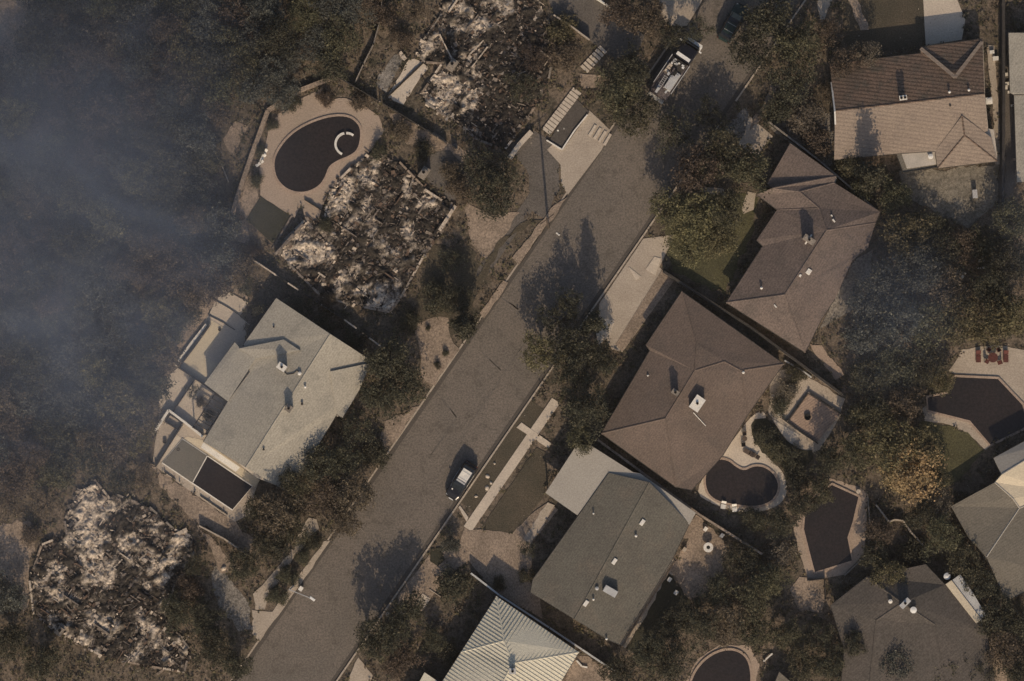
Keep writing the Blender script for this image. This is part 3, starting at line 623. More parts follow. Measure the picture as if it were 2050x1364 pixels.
# ------------------------------------------------------------------ burned houses
def ruin(label, outline, spots, dark, seed, n, walls, chim=None, extra=()):
    rr = random.Random(seed); HARD.append(outline)
    cx = sum(p[0] for p in outline) / len(outline); cy = sum(p[1] for p in outline) / len(outline)
    t = thing('burned_house', label, 'ruin', P(cx, cy, G))
    mb = MB(); mb.slab([(P(x, y).x, P(x, y).y, G + .03) for x, y in rough_edge(outline, 3, 10, seed)], G); mb.build('foundation', M['char'], t)
    def whiteness(x, y):
        q = Vector((x * .03, y * .03, seed)); v = noise.fractal(q, .7, 2.1, 6) * .85 + .14
        for sx, sy, r, wgt in spots:
            dd = math.hypot(x - sx, y - sy) / r
            v += wgt * math.exp(-dd * dd)
        for sx, sy, r, wgt in dark:
            dd = math.hypot(x - sx, y - sy) / r; v -= wgt * math.exp(-dd * dd)
        return v
    xs = [p[0] for p in outline]; ys = [p[1] for p in outline]; st = 3.2
    x0, x1, y0, y1 = min(xs), max(xs), min(ys), max(ys); nx = int((x1 - x0) / st); ny = int((y1 - y0) / st)
    idx = {}; vs = []; cols = []; fs = []
    for j in range(ny + 1):
        for i in range(nx + 1):
            x = x0 + i * st; y = y0 + j * st
            jit = noise.noise(Vector((x * .08, y * .08, 3))) * 5
            if inside((x + jit, y + jit), outline):
                wv = whiteness(x, y); h = .14 + max(0, noise.fractal(Vector((x * .06, y * .06, seed + 5)), 1, 2, 4) * .5 + .15) + max(0, noise.noise(Vector((x * .3, y * .3, 1)))) * .25
                p = P(x, y); idx[(i, j)] = len(vs); vs.append((p.x, p.y, G + h))
                k = max(0, min(1, (wv - .08) * 1.45)); k = k * k * (3 - 2 * k)
                cols.append((.040 + .45 * k, .035 + .385 * k, .030 + .31 * k, 1))
    for (i, j), a in idx.items():
        b, c, d_ = idx.get((i + 1, j)), idx.get((i + 1, j + 1)), idx.get((i, j + 1))
        if None not in (b, c, d_): fs.append((d_, c, b, a))
    mb = MB(); mb.add(vs, fs); o = mb.build('ash_bed', M['ash'], t, True)
    ca = o.data.color_attributes.new('Col', 'FLOAT_COLOR', 'POINT')
    for i, c in enumerate(cols): ca.data[i].color = c
    mb = MB(); k = 0; tries = 0
    while k < n and tries < n * 6:
        tries += 1; x = rr.uniform(x0, x1); y = rr.uniform(y0, y1)
        if not inside((x + rr.uniform(-6, 6), y + rr.uniform(-6, 6)), outline): continue
        wv = whiteness(x, y) + rr.uniform(-.3, .3)
        r_ = rr.random()
        mi = 0 if wv > .50 else (1 if wv > .28 else (3 if r_ < .22 else (1 if r_ < .5 else 2)))
        if rr.random() < .22: mi = rr.choice((0, 1, 2, 2, 3))
        big = rr.random() ** 3
        if rr.random() < .09: sz = (rr.uniform(.5, 1.9), rr.uniform(.04, .10), .05)
        else: sz = (.07 + big * .55, .06 + big * rr.uniform(.15, .45), rr.uniform(.02, .10))
        p = P(x, y); mb.box((p.x, p.y, G + rr.uniform(.16, .42)), sz, rr.uniform(0, 3.14) if rr.random() < .6 else RA + rr.choice((0, 1.57)), mi, (rr.uniform(-.4, .4), rr.uniform(-.5, .5))); k += 1
    o = mb.build('debris', [M['ash_white'], M['ash_grey'], M['char'], M['rust']], t); o['kind'] = 'stuff'
    for a, b, h, w_, m_ in walls:
        q = MB(); L_ = math.dist(a, b); nn = max(2, int(L_ / 9))
        for i in range(nn):
            t0, t1 = i / nn, (i + 1) / nn
            A = P(a[0] + (b[0] - a[0]) * t0, a[1] + (b[1] - a[1]) * t0, G); B = P(a[0] + (b[0] - a[0]) * t1, a[1] + (b[1] - a[1]) * t1, G)
            q.bar(A, B, w_ * rr.uniform(.85, 1.1), h * rr.uniform(.6, 1.1))
        q.build('wall_remnant', M[m_], t)
    for i in range(len(outline)):
        a = outline[i]; b = outline[(i + 1) % len(outline)]; L_ = math.dist(a, b); n_ = max(1, int(L_ / 22))
        for k in range(n_):
            if rr.random() < .42: continue
            pa = (a[0] + (b[0] - a[0]) * k / n_, a[1] + (b[1] - a[1]) * k / n_); pb = (a[0] + (b[0] - a[0]) * (k + .9) / n_, a[1] + (b[1] - a[1]) * (k + .9) / n_)
            q = MB(); q.bar(P(*pa, G), P(*pb, G), .26, rr.uniform(.3, .6)); q.build('footing', M[rr.choice(('ash_grey', 'block', 'dirt', 'ash_white'))], t)
    for i in range(16):
        for _ in range(40):
            x = rr.uniform(x0, x1); y = rr.uniform(y0, y1); ln = rr.uniform(12, 38); a_ = rr.choice((U, N_)); b = (x + a_.x * ln, y + a_.y * ln)
            if inside((x, y), outline) and inside(b, outline): break
        else: continue
        q = MB(); q.bar(P(x, y, G), P(*b, G), rr.uniform(.1, .22), rr.uniform(.35, .75)); q.build('wall_remnant', M[rr.choice(('ash_grey', 'ash_white', 'char', 'rust'))], t)
    if chim:
        for x, y, h in chim:
            c = P(x, y, h); q = MB(); q.box((c.x, c.y, G + h * .3), (1.5, .9, h * .6), RA); q.box((c.x, c.y, G + h * .8), (.8, .7, h * .4), RA); ch = q.build('chimney', M['block'], t)
            q = MB(); q.lathe((c.x, c.y, G + h), [(.2, 0), (.2, .2), (.13, .2), (.13, .05)], 10); q.build('flue', M['char'], ch)
    return t
ruin('burned house reduced to white ash beside the kidney-shaped pool', [(705, 335), (745, 305), (800, 325), (848, 375), (905, 405), (895, 450), (850, 510), (800, 600), (780, 625), (700, 610), (640, 590), (560, 510), (570, 480), (612, 440), (650, 440), (660, 380)],
     [(700, 375, 28, .7), (735, 360, 18, .3), (680, 410, 22, .5), (600, 490, 32, .75), (640, 510, 25, .5), (770, 600, 26, .7), (730, 580, 22, .3), (870, 385, 25, .5), (800, 560, 16, .3), (610, 560, 12, .35), (820, 470, 22, .2), (670, 570, 15, .3)],
     [(780, 355, 26, .6), (790, 430, 34, .3), (880, 440, 24, .6), (850, 520, 20, .4), (640, 455, 16, .4), (700, 500, 30, .15), (690, 550, 20, .2), (850, 450, 20, .3)], 3, 5200,
     [((552, 510), (608, 450), 1.5, .3, 'ash_grey'), ((912, 412), (880, 462), .7, .4, 'ash_white'), ((868, 475), (838, 520), .3, .35, 'dirt'), ((800, 565), (838, 520), .35, .3, 'dirt'), ((700, 350), (728, 318), .5, .18, 'ash_white'), ((545, 500), (585, 432), .25, .25, 'ash_grey'), ((850, 380), (885, 402), .6, .3, 'ash_white'), ((610, 400), (655, 428), .5, .12, 'char')], [(848, 345, 3.4)])
ruin('burned house at the top with pale ash and standing wall stubs', [(880, -40), (1050, -60), (1100, 45), (1108, 110), (1098, 160), (1070, 215), (1040, 262), (1010, 300), (960, 282), (915, 248), (850, 205), (846, 185), (885, 128), (850, 125), (835, 105), (862, 60), (885, 20)],
     [(895, 155, 28, .6), (880, 210, 24, .6), (925, 195, 26, .45), (1000, 15, 22, .7), (980, 85, 10, .4), (920, 15, 12, .4), (940, 50, 18, .3), (865, 85, 20, .25), (965, 25, 16, .2)],
     [(1045, 150, 62, .75), (1050, 60, 48, .6), (1020, 250, 50, .7), (1085, 90, 40, .5), (960, 125, 20, .25), (950, 10, 20, .3), (880, 185, 10, .3), (990, 230, 30, .5), (1010, 120, 30, .4)], 8, 6800,
     [((880, 70), (908, 125), .8, .18, 'ash_white'), ((968, 82), (940, 110), .7, .16, 'ash_white'), ((976, 95), (945, 135), .7, .16, 'ash_white'), ((958, 30), (938, 55), .6, .15, 'ash_grey'), ((848, 125), (775, 195), .35, .22, 'char'), ((885, 28), (848, 80), .5, .18, 'block'), ((1040, 150), (1030, 168), .8, .2, 'ash_grey'), ((800, 105), (812, 120), .5, .5, 'ash_white')], [(905, 128, 3.2)])
ruin('burned house ruin of heaped white rubble at the lower left', [(150, 990), (190, 960), (222, 1000), (232, 990), (300, 1015), (350, 1060), (385, 1075), (392, 1120), (350, 1170), (330, 1230), (380, 1300), (370, 1345), (280, 1330), (200, 1310), (120, 1270), (68, 1230), (60, 1160), (85, 1090), (135, 1070), (130, 1040)],
     [(175, 1010, 32, .75), (165, 1050, 30, .7), (195, 1075, 28, .55), (220, 1110, 25, .4), (180, 1140, 34, .35), (100, 1150, 26, .4), (360, 1080, 18, .6), (300, 1130, 34, .35), (330, 1160, 24, .3), (130, 1270, 22, .4), (300, 1270, 26, .35), (200, 1230, 34, .25), (90, 1210, 18, .3), (360, 1290, 18, .3)],
     [(245, 1040, 24, .6), (240, 1090, 14, .5), (260, 1200, 22, .45), (290, 1200, 26, .5), (110, 1100, 22, .4), (110, 1170, 12, .3), (170, 1210, 20, .25), (300, 1040, 24, .3), (230, 1160, 14, .2)], 12, 6200,
     [((375, 1060), (350, 1072), .6, .5, 'ash_white'), ((345, 1078), (372, 1090), .5, .35, 'ash_white'), ((245, 995), (305, 1022), .4, .3, 'ash_grey'), ((150, 1130), (170, 1098), .5, .2, 'ash_white'), ((200, 1095), (235, 1125), .5, .2, 'ash_grey'), ((225, 1140), (245, 1120), .5, .2, 'ash_white'), ((135, 1245), (180, 1237), .4, .12, 'ash_grey'), ((110, 1150), (135, 1135), .5, .25, 'ash_white'), ((335, 1290), (365, 1283), .4, .3, 'ash_white'), ((315, 1350), (350, 1325), .4, .3, 'dirt')], [(120, 1262, 1.2)])

# ------------------------------------------------------------------ walls and fences
def gwall(label, pts, h=1.7, w=.2, m='block', capm=None, cat='wall', name='garden_wall', posts=0, gaps=0):
    mid = pts[len(pts) // 2]; t = thing(name, label, cat, P(*mid, G)); mb = MB(); cp = MB(); pm = MB(); rr = random.Random(int(pts[0][0]))
    for a, b in zip(pts, pts[1:]):
        A = P(*a, G); B = P(*b, G)
        if gaps:
            n = max(1, int(math.dist(a, b) / 12))
            for i in range(n):
                
                if rr.random() > gaps: mb = MB(); mb.bar(A.lerp(B, i / n), A.lerp(B, (i + .97) / n), w, h * rr.uniform(.75, 1)); mb.build('panel', M[m], t)
        else: mb = MB(); mb.bar(A, B, w, h); mb.build('panel', M[m], t)
        if capm:
            n = max(1, int(math.dist(a, b) / 60)) if not gaps else max(1, int(math.dist(a, b) / 24))
            for i in range(n):
                if not gaps or rr.random() > gaps: cp = MB(); cp.bar(A.lerp(B, i / n) + Vector((0, 0, h + .002)), A.lerp(B, (i + .99) / n) + Vector((0, 0, h + .002)), w + .06, .06); cp.build('coping', M[capm], t)
        if posts:
            n = max(1, int(math.dist(a, b) * S / posts))
            for i in range(n + 1):
                q = A.lerp(B, i / n); pm = MB(); pm.box((q.x, q.y, G + h / 2 + .08), (.12, .12, h + .16), RA); pm.build('post', M['darkfence'] if m != 'darkfence' else M['block'], t)
    return t
gwall('grey boundary wall between the two brown-roofed houses', [(1328, 545), (1500, 655), (1684, 790)], 1.6, .25, 'block', 'darkfence')
gwall('tan-topped boundary wall between brown hip roof and charcoal roof', [(1196, 880), (1400, 1030), (1524, 1108)], 1.7, .22, 'block', 'dirt')
gwall('tall dark wall with a white rail at the top right', [(2004, -20), (2005, 200), (2003, 425)], 2.0, .35, 'darkfence', None)
gwall('thin white fence along the right of the long dark wall', [(2009, 190), (2008, 300), (2004, 425)], 1.0, .1, 'white', None, 'fence', 'fence', gaps=.25)
gwall('dark boundary fence beside the dark brown L-shaped house', [(1537, 246), (1640, 325), (1755, 425)], 1.7, .15, 'darkfence', 'block', 'fence', 'fence', 2.4)
gwall('charred fence line between the top ruin and the kidney pool', [(668, 150), (722, 182), (800, 228), (915, 300)], 1.2, .12, 'darkfence', None, 'fence', 'fence', 2.4, .15)
gwall('curved stone planter wall around the outside of the kidney pool deck', [(455, 470), (476, 395), (505, 310), (537, 222), (595, 184), (662, 158)], .7, .55, 'dirt', None)
gwall('scorched fence with white rails south of the ash-covered ruin', [(510, 522), (600, 582), (690, 640), (765, 695)], 1.3, .12, 'darkfence', 'ash_white', 'fence', 'fence', 2.4, .45)
gwall('low white-topped wall between charcoal roof and ribbed metal roof', [(943, 1146), (1000, 1190), (1100, 1255), (1230, 1342)], 1.5, .16, 'darkfence', 'metal')
gwall('thin pale fence across the slope below the half-covered pool', [(400, 1052), (450, 1078), (500, 1112)], .9, .12, 'block', 'concrete', 'fence', 'fence')
gwall('winding wire fence running through the brown woods at the top', [(766, -10), (762, 40), (748, 90), (728, 130), (712, 165)], 1.0, .1, 'block', None, 'fence', 'fence', 3.0)
gwall('short broad pale wall stub beside the burnt lot driveway', [(1020, 318), (1040, 290), (1064, 264)], .7, .6, 'pale', None)
gwall('low white kerb wall around the dark parking pad', [(1094, 281), (1125, 300), (1150, 262), (1176, 230)], .35, .15, 'white', None)
gwall('thin pale fence at the upper edge of the grey driveway', [(1108, 32), (1145, 56), (1180, 82)], 1.2, .12, 'block', 'concrete', 'fence', 'fence')
gwall('short white wall at the top edge above the grey driveway', [(1190, -4), (1212, 10), (1222, 18)], 1.0, .2, 'white', None)
gwall('dark railing stepping down the upper terrace', [(421, 651), (390, 695), (361, 733)], .9, .12, 'darkfence', None, 'railing', 'railing', 1.5)
gwall('white rail beside the dark terrace railing', [(414, 650), (382, 690), (352, 732)], .5, .35, 'white', None)
gwall('dark low wall between the upper and the middle terrace', [(358, 735), (409, 770), (455, 803)], .8, .16, 'darkfence', None)
gwall('thin dark railing across the middle terrace', [(389, 762), (366, 796), (346, 826)], .7, .1, 'darkfence', None, 'railing', 'railing', 1.8)
gwall('thick white wall above the half-covered pool', [(312, 862), (339, 821), (372, 846), (407, 874)], .9, .28, 'white', None)
gwall('square dark-walled planter beside the thick white terrace wall', [(341, 830), (366, 846), (357, 860), (331, 844), (341, 830)], .6, .14, 'darkfence', None)
gwall('long dark rail running beside the half-covered pool', [(366, 850), (340, 890), (312, 935)], .7, .14, 'darkfence', None, 'railing', 'railing', 1.8)
gwall('dark ledge across the top terrace paving', [(426, 599), (455, 615), (481, 632)], .25, .08, 'darkfence', None)
gwall('second dark ledge lower on the top terrace paving', [(417, 631), (445, 645), (471, 661)], .25, .08, 'darkfence', None)
gwall('post fence along the downhill edge of the half-covered pool', [(300, 925), (390, 985), (478, 1046)], .35, .06, 'darkfence', None, 'fence', 'fence', 2.2, .5)
gwall('pale curb edging the wild garden left of the kidney pool', [(428, 300), (446, 335), (458, 365)], .4, .12, 'concrete', None)
gwall('black fence closing the left of the raised timber deck', [(1576, 843), (1596, 815), (1618, 786)], .4, .14, 'darkfence', None, 'fence', 'fence', 1.2)
gwall('black fence closing the top of the raised timber deck', [(1620, 787), (1650, 806), (1684, 829)], .4, .14, 'darkfence', None, 'fence', 'fence', 1.2)
gwall('dark screen below the raised timber deck', [(1566, 838), (1602, 865), (1637, 888)], .5, .14, 'darkfence', None, 'fence', 'fence')
gwall('light blue-grey curved edging wall beside the deck garden', [(1570, 722), (1590, 733), (1608, 744), (1624, 756)], .5, .18, 'metal', None)
gwall('pale zigzag wall in the trees below the orange-topped tree', [(1752, 1010), (1778, 1044), (1790, 1040), (1806, 1042), (1822, 1065), (1855, 1100)], .9, .14, 'block', 'concrete', gaps=.2)
gwall('low wall bounding the stone deck of the five-sided pool', [(1736, 990), (1742, 1060), (1735, 1110), (1690, 1152)], .5, .14, 'block', None)
gwall('thin fence separating the patio from the five-sided pool', [(1617, 1162), (1650, 1158), (1652, 1200)], .8, .1, 'darkfence', None, 'fence', 'fence', 1.8)
gwall('white plank frame on the ground beside the ribbed roof', [(1154, 1322), (1165, 1334), (1176, 1336)], .3, .2, 'white', None, 'frame', 'plank_frame')
gwall('low retaining wall along the path beside the charcoal roof', [(1352, 1124), (1300, 1206), (1246, 1294)], .3, .12, 'dirt', None)
gwall('pale garden edging right of the police car driveway', [(860, 1180), (884, 1196), (900, 1190)], .2, .1, 'concrete', None)

# raised deck with fire pit
t = thing('timber_deck', 'square raised timber deck with railings right of the brown hip roof', 'deck', P(1628, 838, G))
mb = MB(); mb.slab([P(x, y, G + .16) for x, y in ((1618, 789), (1682, 830), (1635, 886), (1578, 845))], G); mb.build('platform', M['wood'], t); HARD.append([(1618, 789), (1682, 830), (1635, 886), (1578, 845)])
mb = MB(); c = P(1616, 835); mb.lathe((c.x, c.y, G + .15), [(.38, 0), (.42, .35), (.33, .35), (.3, .12), (.02, .1)], 20); solo(mb, 'fire_pit', M['rubber'], 'round black fire pit on the raised timber deck', 'fire pit')
# pergola
t = thing('pergola', 'dark slatted pergola beside the grey roof above the terrace', 'pergola', P(425, 840, G))
pg = [(430, 789), (457, 806), (410, 870), (386, 856)]
A, B, C_, D = [P(x, y, 2.5) for x, y in pg]
for p in (A, B, C_, D):
    mb = MB(); mb.box((p.x, p.y, 1.3), (.12, .12, 2.4), RA); mb.build('post', M['darkfence'], t)
mb = MB()
for i in range(9): mb.bar(A.lerp(D, i / 8), B.lerp(C_, i / 8), .12, .14)
mb.build('slat', M['darkfence'], t)
mb = MB(); mb.bar(A + Vector((0, 0, -.15)), D + Vector((0, 0, -.15)), .14, .14); mb.bar(B + Vector((0, 0, -.15)), C_ + Vector((0, 0, -.15)), .14, .14); mb.build('beam', M['darkfence'], t)

# paving slabs
def slabs(a, b, n, w, d, label, group):
    HARD.append([(a[0] - 12, a[1] - 8), (a[0] + 12, a[1] + 8), (b[0] + 12, b[1] + 8), (b[0] - 12, b[1] - 8)])
    me = None
    for i in range(n):
        x = a[0] + (b[0] - a[0]) * i / (n - 1); y = a[1] + (b[1] - a[1]) * i / (n - 1); c = P(x, y, G)
        ang = math.atan2(-(b[1] - a[1]), b[0] - a[0])
        if me is None:
            q = MB(); q.box((0, 0, .035), (d, w, .07), 0); o = q.build('paving_slab', M['pale']); me = o
        else: o = me.copy(); col.objects.link(o)
        o.location = (c.x, c.y, G + .13); o.rotation_euler = (0, 0, ang + .012 * math.sin(i * 5)); tag(o, label, 'paving slab', group)
slabs((1095, 262), (1154, 184), 13, 1.25, .42, 'pale paving slab in the long row beside the dark parking pad', 'paving slabs beside the dark parking pad')
slabs((1171, 138), (1206, 100), 7, 1.2, .40, 'pale paving slab in the short upper row near the fire engine', 'paving slabs of the short upper row')
slabs((1186, 262), (1216, 280), 4, 1.6, .35, 'pale paving slab at the head of the concrete driveway', 'slabs at the driveway head')

# ------------------------------------------------------------------ vehicles
def at(o, lx, ly, lz, ang, base): return (base.x + lx * math.cos(ang) - ly * math.sin(ang), base.y + lx * math.sin(ang) + ly * math.cos(ang), base.z + lz)
def body_mesh(secs, base, ang, nseg=None):     # secs: (x, halfwidth_bottom, halfwidth_top, z0, z1)
    vs = []; mb = MB()
    for x, hb, ht, z0, z1 in secs:
        for y, z in ((-hb, z0), (-hb, z0 + (z1 - z0) * .55), (-ht, z1 - .04), (-ht * .85, z1), (ht * .85, z1), (ht, z1 - .04), (hb, z0 + (z1 - z0) * .55), (hb, z0)):
            vs.append(at(None, x, y, z, ang, base))
    n = 8; fs = []
    for k in range(len(secs) - 1):
        for i in range(n): fs.append((k * n + i, k * n + (i + 1) % n, (k + 1) * n + (i + 1) % n, (k + 1) * n + i))
    fs += [tuple(range(n))[::-1], tuple(range((len(secs) - 1) * n, len(secs) * n))]
    mb.add(vs, fs); return mb
def wheels(t, base, ang, xs, hw, r=.38, wd=.26):
    for x in xs:
        for s_ in (-1, 1):
            a = Vector(at(None, x, s_ * (hw - wd), r, ang, base)); b = Vector(at(None, x, s_ * hw, r, ang, base))
            mb = MB(); mb.tube(a, b, r, n=20); wl = mb.build('wheel', M['rubber'], t)
            mb = MB(); mb.tube(a.lerp(b, .3), b + (b - a) * .05, r * .6, n=14); mb.build('rim', M['metal'], wl)
def lbox(t, name, base, ang, c, size, m, tilt=(0, 0), taper=1.0):
    mb = MB(); mb.box(at(None, *c, ang, base), size, ang, 0, tilt, taper); return mb.build(name, M[m], t)
def suv(label, px, py, ang, paint, roofm, cat='police car', name='police_car', lights=True):
    base = P(px, py, 0.005); t = thing(name, label, cat, base)
    secs = [(-2.5, .75, .7, .35, .8), (-2.35, .93, .85, .28, 1.05), (-1.2, .98, .9, .26, 1.1), (0, .98, .92, .26, 1.1), (1.0, .98, .9, .26, 1.08), (1.9, .95, .85, .28, 1.0), (2.35, .85, .72, .3, .88), (2.5, .7, .6, .38, .75)]
    body_mesh(secs, base, ang).build('body', M[paint], t, False)
    body_mesh([(-2.2, .86, .72, 1.0, 1.12), (-1.95, .88, .72, 1.0, 1.68), (-.2, .88, .74, 1.0, 1.74), (.55, .88, .72, 1.0, 1.66), (1.25, .86, .7, 1.0, 1.1)], base, ang).build('cabin_glass', M['glass'], t)
    rf = lbox(t, 'roof_panel', base, ang, (-.8, 0, 1.76), (1.5, 1.22, .06), roofm)
    for x in (-1.2, -.3): lbox(rf, 'roof_rail', base, ang, (x, 0, 1.81), (.05, 1.25, .03), 'metal')
    wheels(t, base, ang, (-1.55, 1.55), .98)
    for s_ in (-1, 1):
        lbox(t, 'headlight', base, ang, (2.33, s_ * .66, .80), (.18, .22, .1), 'metal'); lbox(t, 'tail_light', base, ang, (-2.42, s_ * .74, .9), (.1, .25, .2), 'red')
        lbox(t, 'mirror', base, ang, (.75, s_ * 1.08, 1.12), (.16, .22, .14), paint)
        lbox(t, 'door_panel', base, ang, (-.3, s_ * .97, .66), (2.0, .03, .5), 'white' if lights else paint)
    lbox(t, 'bumper', base, ang, (2.52, 0, .5), (.14, 1.3, .22), 'rubber')
    if lights:
        lb = lbox(t, 'light_bar', base, ang, (.12, 0, 1.82), (.22, 1.2, .1), 'metal')
        lbox(t, 'push_bar', base, ang, (2.62, .1, .7), (.1, .6, .2), 'chrome')
        lbox(t, 'hood_badge', base, ang, (1.45, -.42, 1.1), (.18, .18, .03), 'white')
    return t
suv('black police car with a white roof stopped at the right kerb', 924, 962, R(180 + 57.5), 'black', 'white')
suv('dark teal car parked under the trees at the top', 1466, 48, R(60), 'teal', 'teal', 'car', 'parked_car', False)
def engine():
    base = P(1350, 141, .005); ang = R(56); t = thing('fire_engine', 'scorched fire engine with white top gear parked beneath the upper trees', 'fire engine', base)
    body_mesh([(-4.0, 1.2, 1.15, .5, 2.1), (-3.8, 1.28, 1.22, .45, 2.3), (1.2, 1.28, 1.22, .45, 2.3), (1.3, 1.2, 1.1, .6, 1.9)], base, ang).build('body', M['fire'], t)
    body_mesh([(1.35, 1.25, 1.15, .5, 2.5), (2.2, 1.25, 1.18, .5, 2.6), (3.3, 1.25, 1.12, .5, 2.45), (3.75, 1.2, 1.0, .5, 1.5), (3.95, 1.1, 1.0, .5, 1.3)], base, ang).build('cab', M['black'], t)
    lbox(t, 'light_bar', base, ang, (1.75, 0, 2.68), (.42, 1.9, .18), 'chrome')
    bp = lbox(t, 'bumper', base, ang, (4.2, -.1, .75), (.4, 2.3, .4), 'chrome'); lbox(bp, 'bumper_end', base, ang, (3.85, -1.2, .8), (.7, .25, .35), 'chrome')
    lbox(t, 'tail_step', base, ang, (-4.2, 0, .8), (.5, 2.2, .3), 'metal')
    lbox(t, 'water_tank', base, ang, (-1.5, -.55, 2.5), (2.6, 1.0, .4), 'metal', taper=.9); lbox(t, 'tank_hatch', base, ang, (-.9, -.55, 2.76), (.7, .6, .08), 'metal')
    lbox(t, 'pump_deck', base, ang, (.55, 0, 2.4), (1.2, 2.0, .25), 'darkfence')
    rr = random.Random(2)
    for i in range(12): lbox(t, 'tool_crate', base, ang, (rr.uniform(-3.6, -.1), rr.uniform(-1.0, 1.0), 2.85 if i < 5 else 2.5), (rr.uniform(.25, .7), rr.uniform(.15, .4), .15), rr.choice(('fire', 'pale', 'ash_grey', 'rubber', 'metal')))
    for i in range(9): lbox(t, 'pump_valve', base, ang, (.55 + rr.uniform(-.5, .5), rr.uniform(-.8, .8), 2.6), (rr.uniform(.15, .4), rr.uniform(.15, .35), .2), rr.choice(('chrome', 'metal', 'white')))
    lbox(t, 'hose_bed', base, ang, (-.4, .75, 2.4), (1.4, .7, .25), 'ash_grey'); lbox(t, 'hose_bed_cover', base, ang, (-2.9, .4, 2.38), (1.4, 1.0, .15), 'fire')
    for i in range(3): lbox(t, 'hose_pack', base, ang, (-.8 + i * .4, .75, 2.58), (.3, .5, .14), 'pale')
    for s_ in (-1, 1):
        lbox(t, 'side_rail', base, ang, (-.8, s_ * 1.3, 2.35), (4.2, .08, .12), 'metal'); lbox(t, 'mirror', base, ang, (3.4, s_ * 1.45, 2.1), (.15, .3, .4), 'chrome'); lbox(t, 'headlight', base, ang, (3.98, s_ * .9, .95), (.1, .35, .2), 'chrome')
    lbox(t, 'windshield', base, ang, (3.6, 0, 2.0), (.12, 2.1, .6), 'glass', (-.0, 0))
    ld = MB()
    for s_ in (-.2, .2): ld.bar(at(None, -3.4, .4 + s_, 2.6, ang, base), at(None, -1.4, .4 + s_, 2.6, ang, base), .05, .08)
    for i in range(8): ld.bar(at(None, -3.3 + i * .26, .2, 2.62, ang, base), at(None, -3.3 + i * .26, .6, 2.62, ang, base), .04, .04)
    ld.build('ladder', M['metal'], t)
    wheels(t, base, ang, (-2.6, 2.7), 1.25, .52, .35)
engine()

# ------------------------------------------------------------------ street furniture
t = thing('street_lamp', 'pale street lamp with its arm reaching over the lower street', 'street lamp', P(588, 1172, G))
b0 = P(588, 1172); top = P(588, 1172, 7.2); mb = MB(); mb.tube((b0.x, b0.y, G), (b0.x, b0.y, 7.2), .1, .07); mb.build('pole', M['metal'], t)
hd = P(625, 1199, 7.4); mb = MB(); mb.tube((b0.x, b0.y, 7.15), (hd.x, hd.y, 7.4), .05); mb.build('arm', M['metal'], t)
mb = MB(); mb.box((hd.x, hd.y, 7.38), (.75, .32, .16), R(-36), taper=.8); lh = mb.build('lamp_head', M['chrome'], t)
mb = MB(); mb.box((hd.x, hd.y, 7.28), (.4, .22, .04), R(-36)); mb.build('lens', M['white'], lh)
t = thing('utility_pole', 'wooden utility pole on the left verge casting a long thin shadow', 'utility pole', P(1098, 456, G))
b0 = P(1098, 456); mb = MB(); mb.tube((b0.x, b0.y, G), (b0.x - .3, b0.y + .8, 9.0), .16, .11); mb.build('pole', M['bark'], t)
mb = MB(); mb.tube((b0.x - 1.1, b0.y + .1, 8.4), (b0.x + .6, b0.y + 1.4, 8.4), .06); mb.build('crossarm', M['bark'], t)
c = P(603, 1178, G); mb = MB(); mb.box((c.x, c.y, G + .35), (.5, .45, .6), RA); mb.box((c.x, c.y, G + .68), (.56, .5, .06), RA); solo(mb, 'utility_box', M['white'], 'white box at the kerb under the street lamp', 'utility box')
c = P(1117, 469); 
mb = MB(); mb.box((c.x, c.y, .04), (.55, .2, .06), R(-35)); mb.box((c.x + .1, c.y - .1, .08), (.2, .15, .08), R(-10)); solo(mb, 'road_debris', M['white'], 'small white scrap lying on the road near the utility pole', 'debris')
# stones, pots, small furniture
def blob(px, py, r, h, m, name, label, cat, group=None, seed=0):
    rr = random.Random(seed + int(px)); c = P(px, py, G); bm = bmesh.new(); bmesh.ops.create_icosphere(bm, subdivisions=2, radius=1)
    for v in bm.verts: v.co *= 1 + .22 * noise.noise(v.co * 1.7 + Vector((px, py, 0)))
    for v in bm.verts: v.co = Vector((v.co.x * r, v.co.y * r * .75, max(-.05, v.co.z * h)))
    me = bpy.data.meshes.new(name); bm.to_mesh(me); bm.free(); me.materials.append(M[m]); me.polygons.foreach_set('use_smooth', [True] * len(me.polygons))
    o = bpy.data.objects.new(name, me); col.objects.link(o); o.location = (c.x, c.y, G); o.rotation_euler = (0, 0, rr.uniform(0, 3)); return tag(o, label, cat, group)
for x, y, r, lb in ((976, 954, .33, 'large pale stone on the verge nearest the police car'), (983, 967, .24, 'small pale stone between two larger ones on the verge'), (975, 977, .36, 'long pale stone on the verge below the others'), (953, 994, .24, 'white stone alone on the verge by the police car'), (990, 928, .18, 'tiny pink-white stone farthest up the verge')):
    blob(x, y, r, .25, 'pale', 'stone', lb, 'stone')
blob(448, 1138, .42, .4, 'ash_white', 'boulder', 'pale round boulder at the top of the gravel drive', 'boulder'); blob(794, 1284, .42, .4, 'concrete', 'boulder', 'pale boulder in the dark shrubs below the street', 'boulder')
blob(776, 1230, .3, .2, 'pale', 'stone', 'white stone at the corner of the tan driveway', 'stone')
def lounger(px, py, ang, label, group, m='white', L_=1.7, W=.6):
    c = P(px, py, G); t = thing('sun_lounger', label, 'sun lounger', (c.x, c.y, G), group); b = Vector((c.x, c.y, G))
    lbox(t, 'seat', b, ang, (-.2, 0, .3), (L_ * .62, W, .06), m); lbox(t, 'backrest', b, ang, (L_ * .38, 0, .42), (L_ * .34, W, .06), m, (.6, 0))
    for x in (-L_ * .42, L_ * .3):
        for y in (-W * .4, W * .4): lbox(t, 'leg', b, ang, (x, y, .14), (.06, .06, .28), m)
    return t
